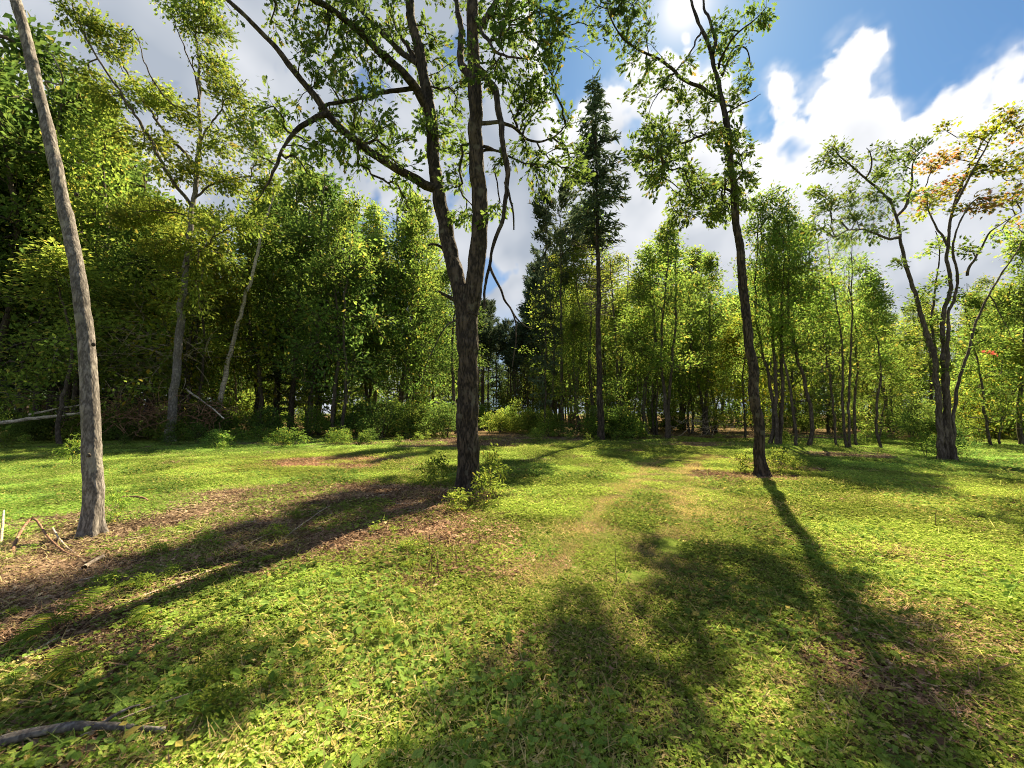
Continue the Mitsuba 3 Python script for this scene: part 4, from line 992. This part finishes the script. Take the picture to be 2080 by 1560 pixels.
stick('fallen_branch', [(1650, 1395, .01), (1680, 1440, .02), (1700, 1478, .01)], .006, .004, 'thin dry stalk just left of the one in the shaded grass', 'dead_wood', seed=17)
stick('fallen_branch', [(1640, 978, .0), (1700, 985, .03), (1712, 987, .05)], .014, .007, 'dark stick in the grass right of the leaning oak', 'rust_twig', seed=18)
r_ = np.random.default_rng(61)
for j in range(70):
    q = np.array([r_.uniform(-6, -.7), r_.uniform(2.0, 8.2)])
    if abs(q[0]) > 1.36 * q[1] or mask(LITTER, q[0], q[1], 3) < .4: continue
    a, L = r_.normal(.5, .6), r_.uniform(.12, .55)
    d = np.array([math.cos(a), math.sin(a)]) * L
    pts = [on_ground([*(q + d * t + r_.normal(0, .02, 2)), 0]) + [0, 0, r_.uniform(.01, .045)] for t in (0, .5, 1)]
    key = numbered('litter_twig')
    c = curve(pts, .05)
    add(key, tube(c, np.linspace(r_.uniform(.003, .009), .002, len(c)), 6), ['dead_wood', 'rust_twig'][j % 3 == 0], smooth=True)
    note(key, 'thin dead twig lying on the brown litter in the left half of the clearing', 'twig', 'twigs on the brown litter')
for j, (px, py, h) in enumerate([(872, 1168, .28), (880, 1172, .36), (886, 1170, .30), (893, 1176, .26), (868, 1128, .35), (975, 1115, .25), (925, 1150, .22), (1252, 1180, .3), (1905, 1080, .3)]):
    key = numbered('dead_stalk')
    b = on_ground(G(px, py))
    c = curve([b, b + [r_.normal(0, .02), 0, h * .5], b + [r_.normal(0, .05), r_.normal(0, .03), h]], .04)
    add(key, tube(c, np.linspace(.005, .0025, len(c)), 6), 'rust_twig', smooth=True)
    note(key, 'thin dry stalk standing upright in the lawn' if j > 4 else 'thin dry stalk in the little cluster standing in the lawn below the forked oak', 'stalk', 'dry stalks in the lawn' if j > 4 else 'stalk cluster below the oak')


def fern(px, py, size, label, n=3, seed=0, heading=0.6):
    rng = np.random.default_rng(seed)
    k = numbered('fern_plant')
    b = on_ground(G(px, py))
    for j in range(n):
        a = heading + rng.normal(0, .25) + (j - (n - 1) / 2) * .8
        L = size * rng.uniform(.75, 1.05)
        d = np.array([math.cos(a), math.sin(a), 0])
        t = np.linspace(0, 1, 17)
        c = b + t[:, None] * d * L * .9 + np.array([0, 0, 1]) * (L * (1.15 * t - .80 * t ** 2))[:, None]
        side = np.cross(d, [0, 0, 1])
        at, al, ln = [], [], []
        for i in range(2, 17):
            w = L * .30 * math.sin(math.pi * min(1, (i + 1.5) / 18)) ** .8 + .008
            for s in (-1, 1):
                at.append(c[i]); al.append(side * s + d * .45 + [0, 0, -.12]); ln.append(w)
        pinn = leaves((ELONG, ELONGF), np.array(at), np.array(al), np.tile([0, 0, 1.0], (len(at), 1)) + rng.normal(0, .3, (len(at), 3)), np.array(ln), rng, width=.36)
        ra = tube(c, np.linspace(.004, .0015, 17), 5)
        add(f'{k}__frond' + (f'_{j:03d}' if j else ''), merge([(*pinn,), (ra[0], ra[1], np.full((len(ra[0]), 2), .3))]), 'forest_leaf_skin')
    note(k, label, 'fern')


fern(80, 1300, .42, 'pale green fern with a feathered frond standing on dark soil at the left', 2, 3, 1.0)
fern(70, 1410, .30, 'small fern in the green patch below the larger one at the left', 3, 4, .8)
fern(20, 1330, .34, 'fern at the left border of the picture', 3, 5, .7)
fern(520, 1150, .22, 'tiny fern at the rim of the litter below the forked oak shadow', 2, 6, .4)
fern(245, 1290, .25, 'grassy fern on the litter between the ferns and the clover', 3, 7, .8)


# fallen wood and brush at the left
def log(name, a, b, r, label, skin='pale_bark', category='log', z=.3):
    key = numbered(name)
    c = curve([a, (np.array(a) + b) / 2 + [0, 0, .05], b], .2, .06, 3)
    add(key, tube(c, np.linspace(r, r * .6, len(c)), 10, .01, 3), skin, smooth=True)
    note(key, label, category)


log('fallen_log', P(-60, 868, 20.5), P(165, 840, 20.5), .12, 'pale fallen trunk lying in the undergrowth behind the pale grey trunk')
log('fallen_log', P(60, 842, 21.2), P(170, 822, 21.2), .06, 'thin pale fallen trunk propped above the larger one')
log('fallen_log', P(378, 790, 23), P(455, 850, 21.5), .05, 'grey dead pole leaning down right of the edge oak')
log('fallen_log', P(255, 700, 22.5), P(325, 716, 22), .03, 'thin pale dead bough sticking out left of the edge oak', 'dead_wood')


def brush(name, px, py, y, n, rx, rz, L, skin, label, seed, base=0.0):
    rng = np.random.default_rng(seed)
    c0 = P(px, py, y)
    parts = []
    for _ in range(n):
        o = c0 + rng.normal(0, 1, 3) * [rx, .7, rz]
        o[2] = max(.05, o[2])
        d = unit(rng.normal(0, 1, 3) * [1, .5, .7])
        l = L * rng.uniform(.3, 1.1)
        q = np.stack([o, o + d * l * .5 + rng.normal(0, .1, 3) * l, o + d * l + rng.normal(0, .2, 3) * l - [0, 0, .1 * l]])
        q[:, 2] = np.maximum(q[:, 2], .04)
        c = curve(q, .25)
        parts.append(tube(c, np.linspace(rng.uniform(.008, .028), .004, len(c)), 4, cap=False))
    key = numbered(name)
    add(key + '__twigs', merge(parts), skin)
    labels[key + '__twigs'] = STUFF
    note(key, label, 'brush pile')


brush('brush_pile', 280, 840, 21.5, 240, 1.5, .55, 1.5, 'rust_twig', 'dark reddish heap of dead brush between the pale grey trunk and the edge oak', 5)
brush('brush_pile', 290, 720, 23, 170, 1.3, 1.1, 2.2, 'dead_wood', 'tangle of bare grey dead twigs hanging above the reddish brush heap', 6)
brush('brush_pile', 430, 835, 23, 90, .8, .4, 1.3, 'rust_twig', 'small heap of dead brush right of the edge oak', 7)
brush('brush_pile', 1430, 862, 26, 60, .8, .3, 1.2, 'dead_wood', 'low heap of dead sticks behind the shaded lawn right of the tall spruce', 8)


def heap(px, py, w, n, label, seed):
    rng = np.random.default_rng(seed)
    key = numbered('debris_heap')
    b = G(px, py)
    parts = []
    for j in range(n):
        m = trimesh.creation.icosphere(1, 1.0)
        v = np.array(m.vertices) * rng.uniform(.05, .17, 3) * [1.5, 1, .8]
        v *= 1 + .35 * (meshkit.noise(np.array(m.vertices) * 2.2 + j * 9) - .5)[:, None]
        o = b + [rng.normal(0, w), rng.normal(0, .25), 0]
        o[2] = .04 + abs(rng.normal(0, .1))
        parts.append((v + o, np.array(m.faces)))
    for j, m in enumerate(parts): add(f'{key}__chunk' + (f'_{j:03d}' if j else ''), m, 'dead_wood')
    note(key, label, 'debris heap')


heap(455, 886, .75, 46, 'low heap of pale broken wood and soil at the left lawn edge', 3)
heap(545, 884, .45, 22, 'smaller heap of pale wood right of the first one', 4)

stand('lawn_edge_tree', 'slender_b', 1792, 912, 560, 'slim young tree rising from the spreading sapling left of the many-stemmed tree', dx=-20, wide=.9)

# trees and shrubs that look alike and stand close together: tell them apart by their order along the row
same = {}
for key, d in list(labels.items()):
    if d.get('label') and d.get('group') and '__' not in key and f'{key}__trunk' in scene and not key.startswith('seedling'):
        m = np.array(scene[f'{key}__trunk']['to_world'].matrix)
        same.setdefault(d['label'], []).append((m[0, 3] / m[1, 3], key))
WORDS = ['first', 'second', 'third', 'fourth', 'fifth', 'sixth']
for text, found in same.items():
    if 2 <= len(found) <= 6:
        for w, (_, key) in zip(WORDS, sorted(found)):
            labels[key]['label'] = f'{w} from left, ' + text.replace(' the ', ' ')
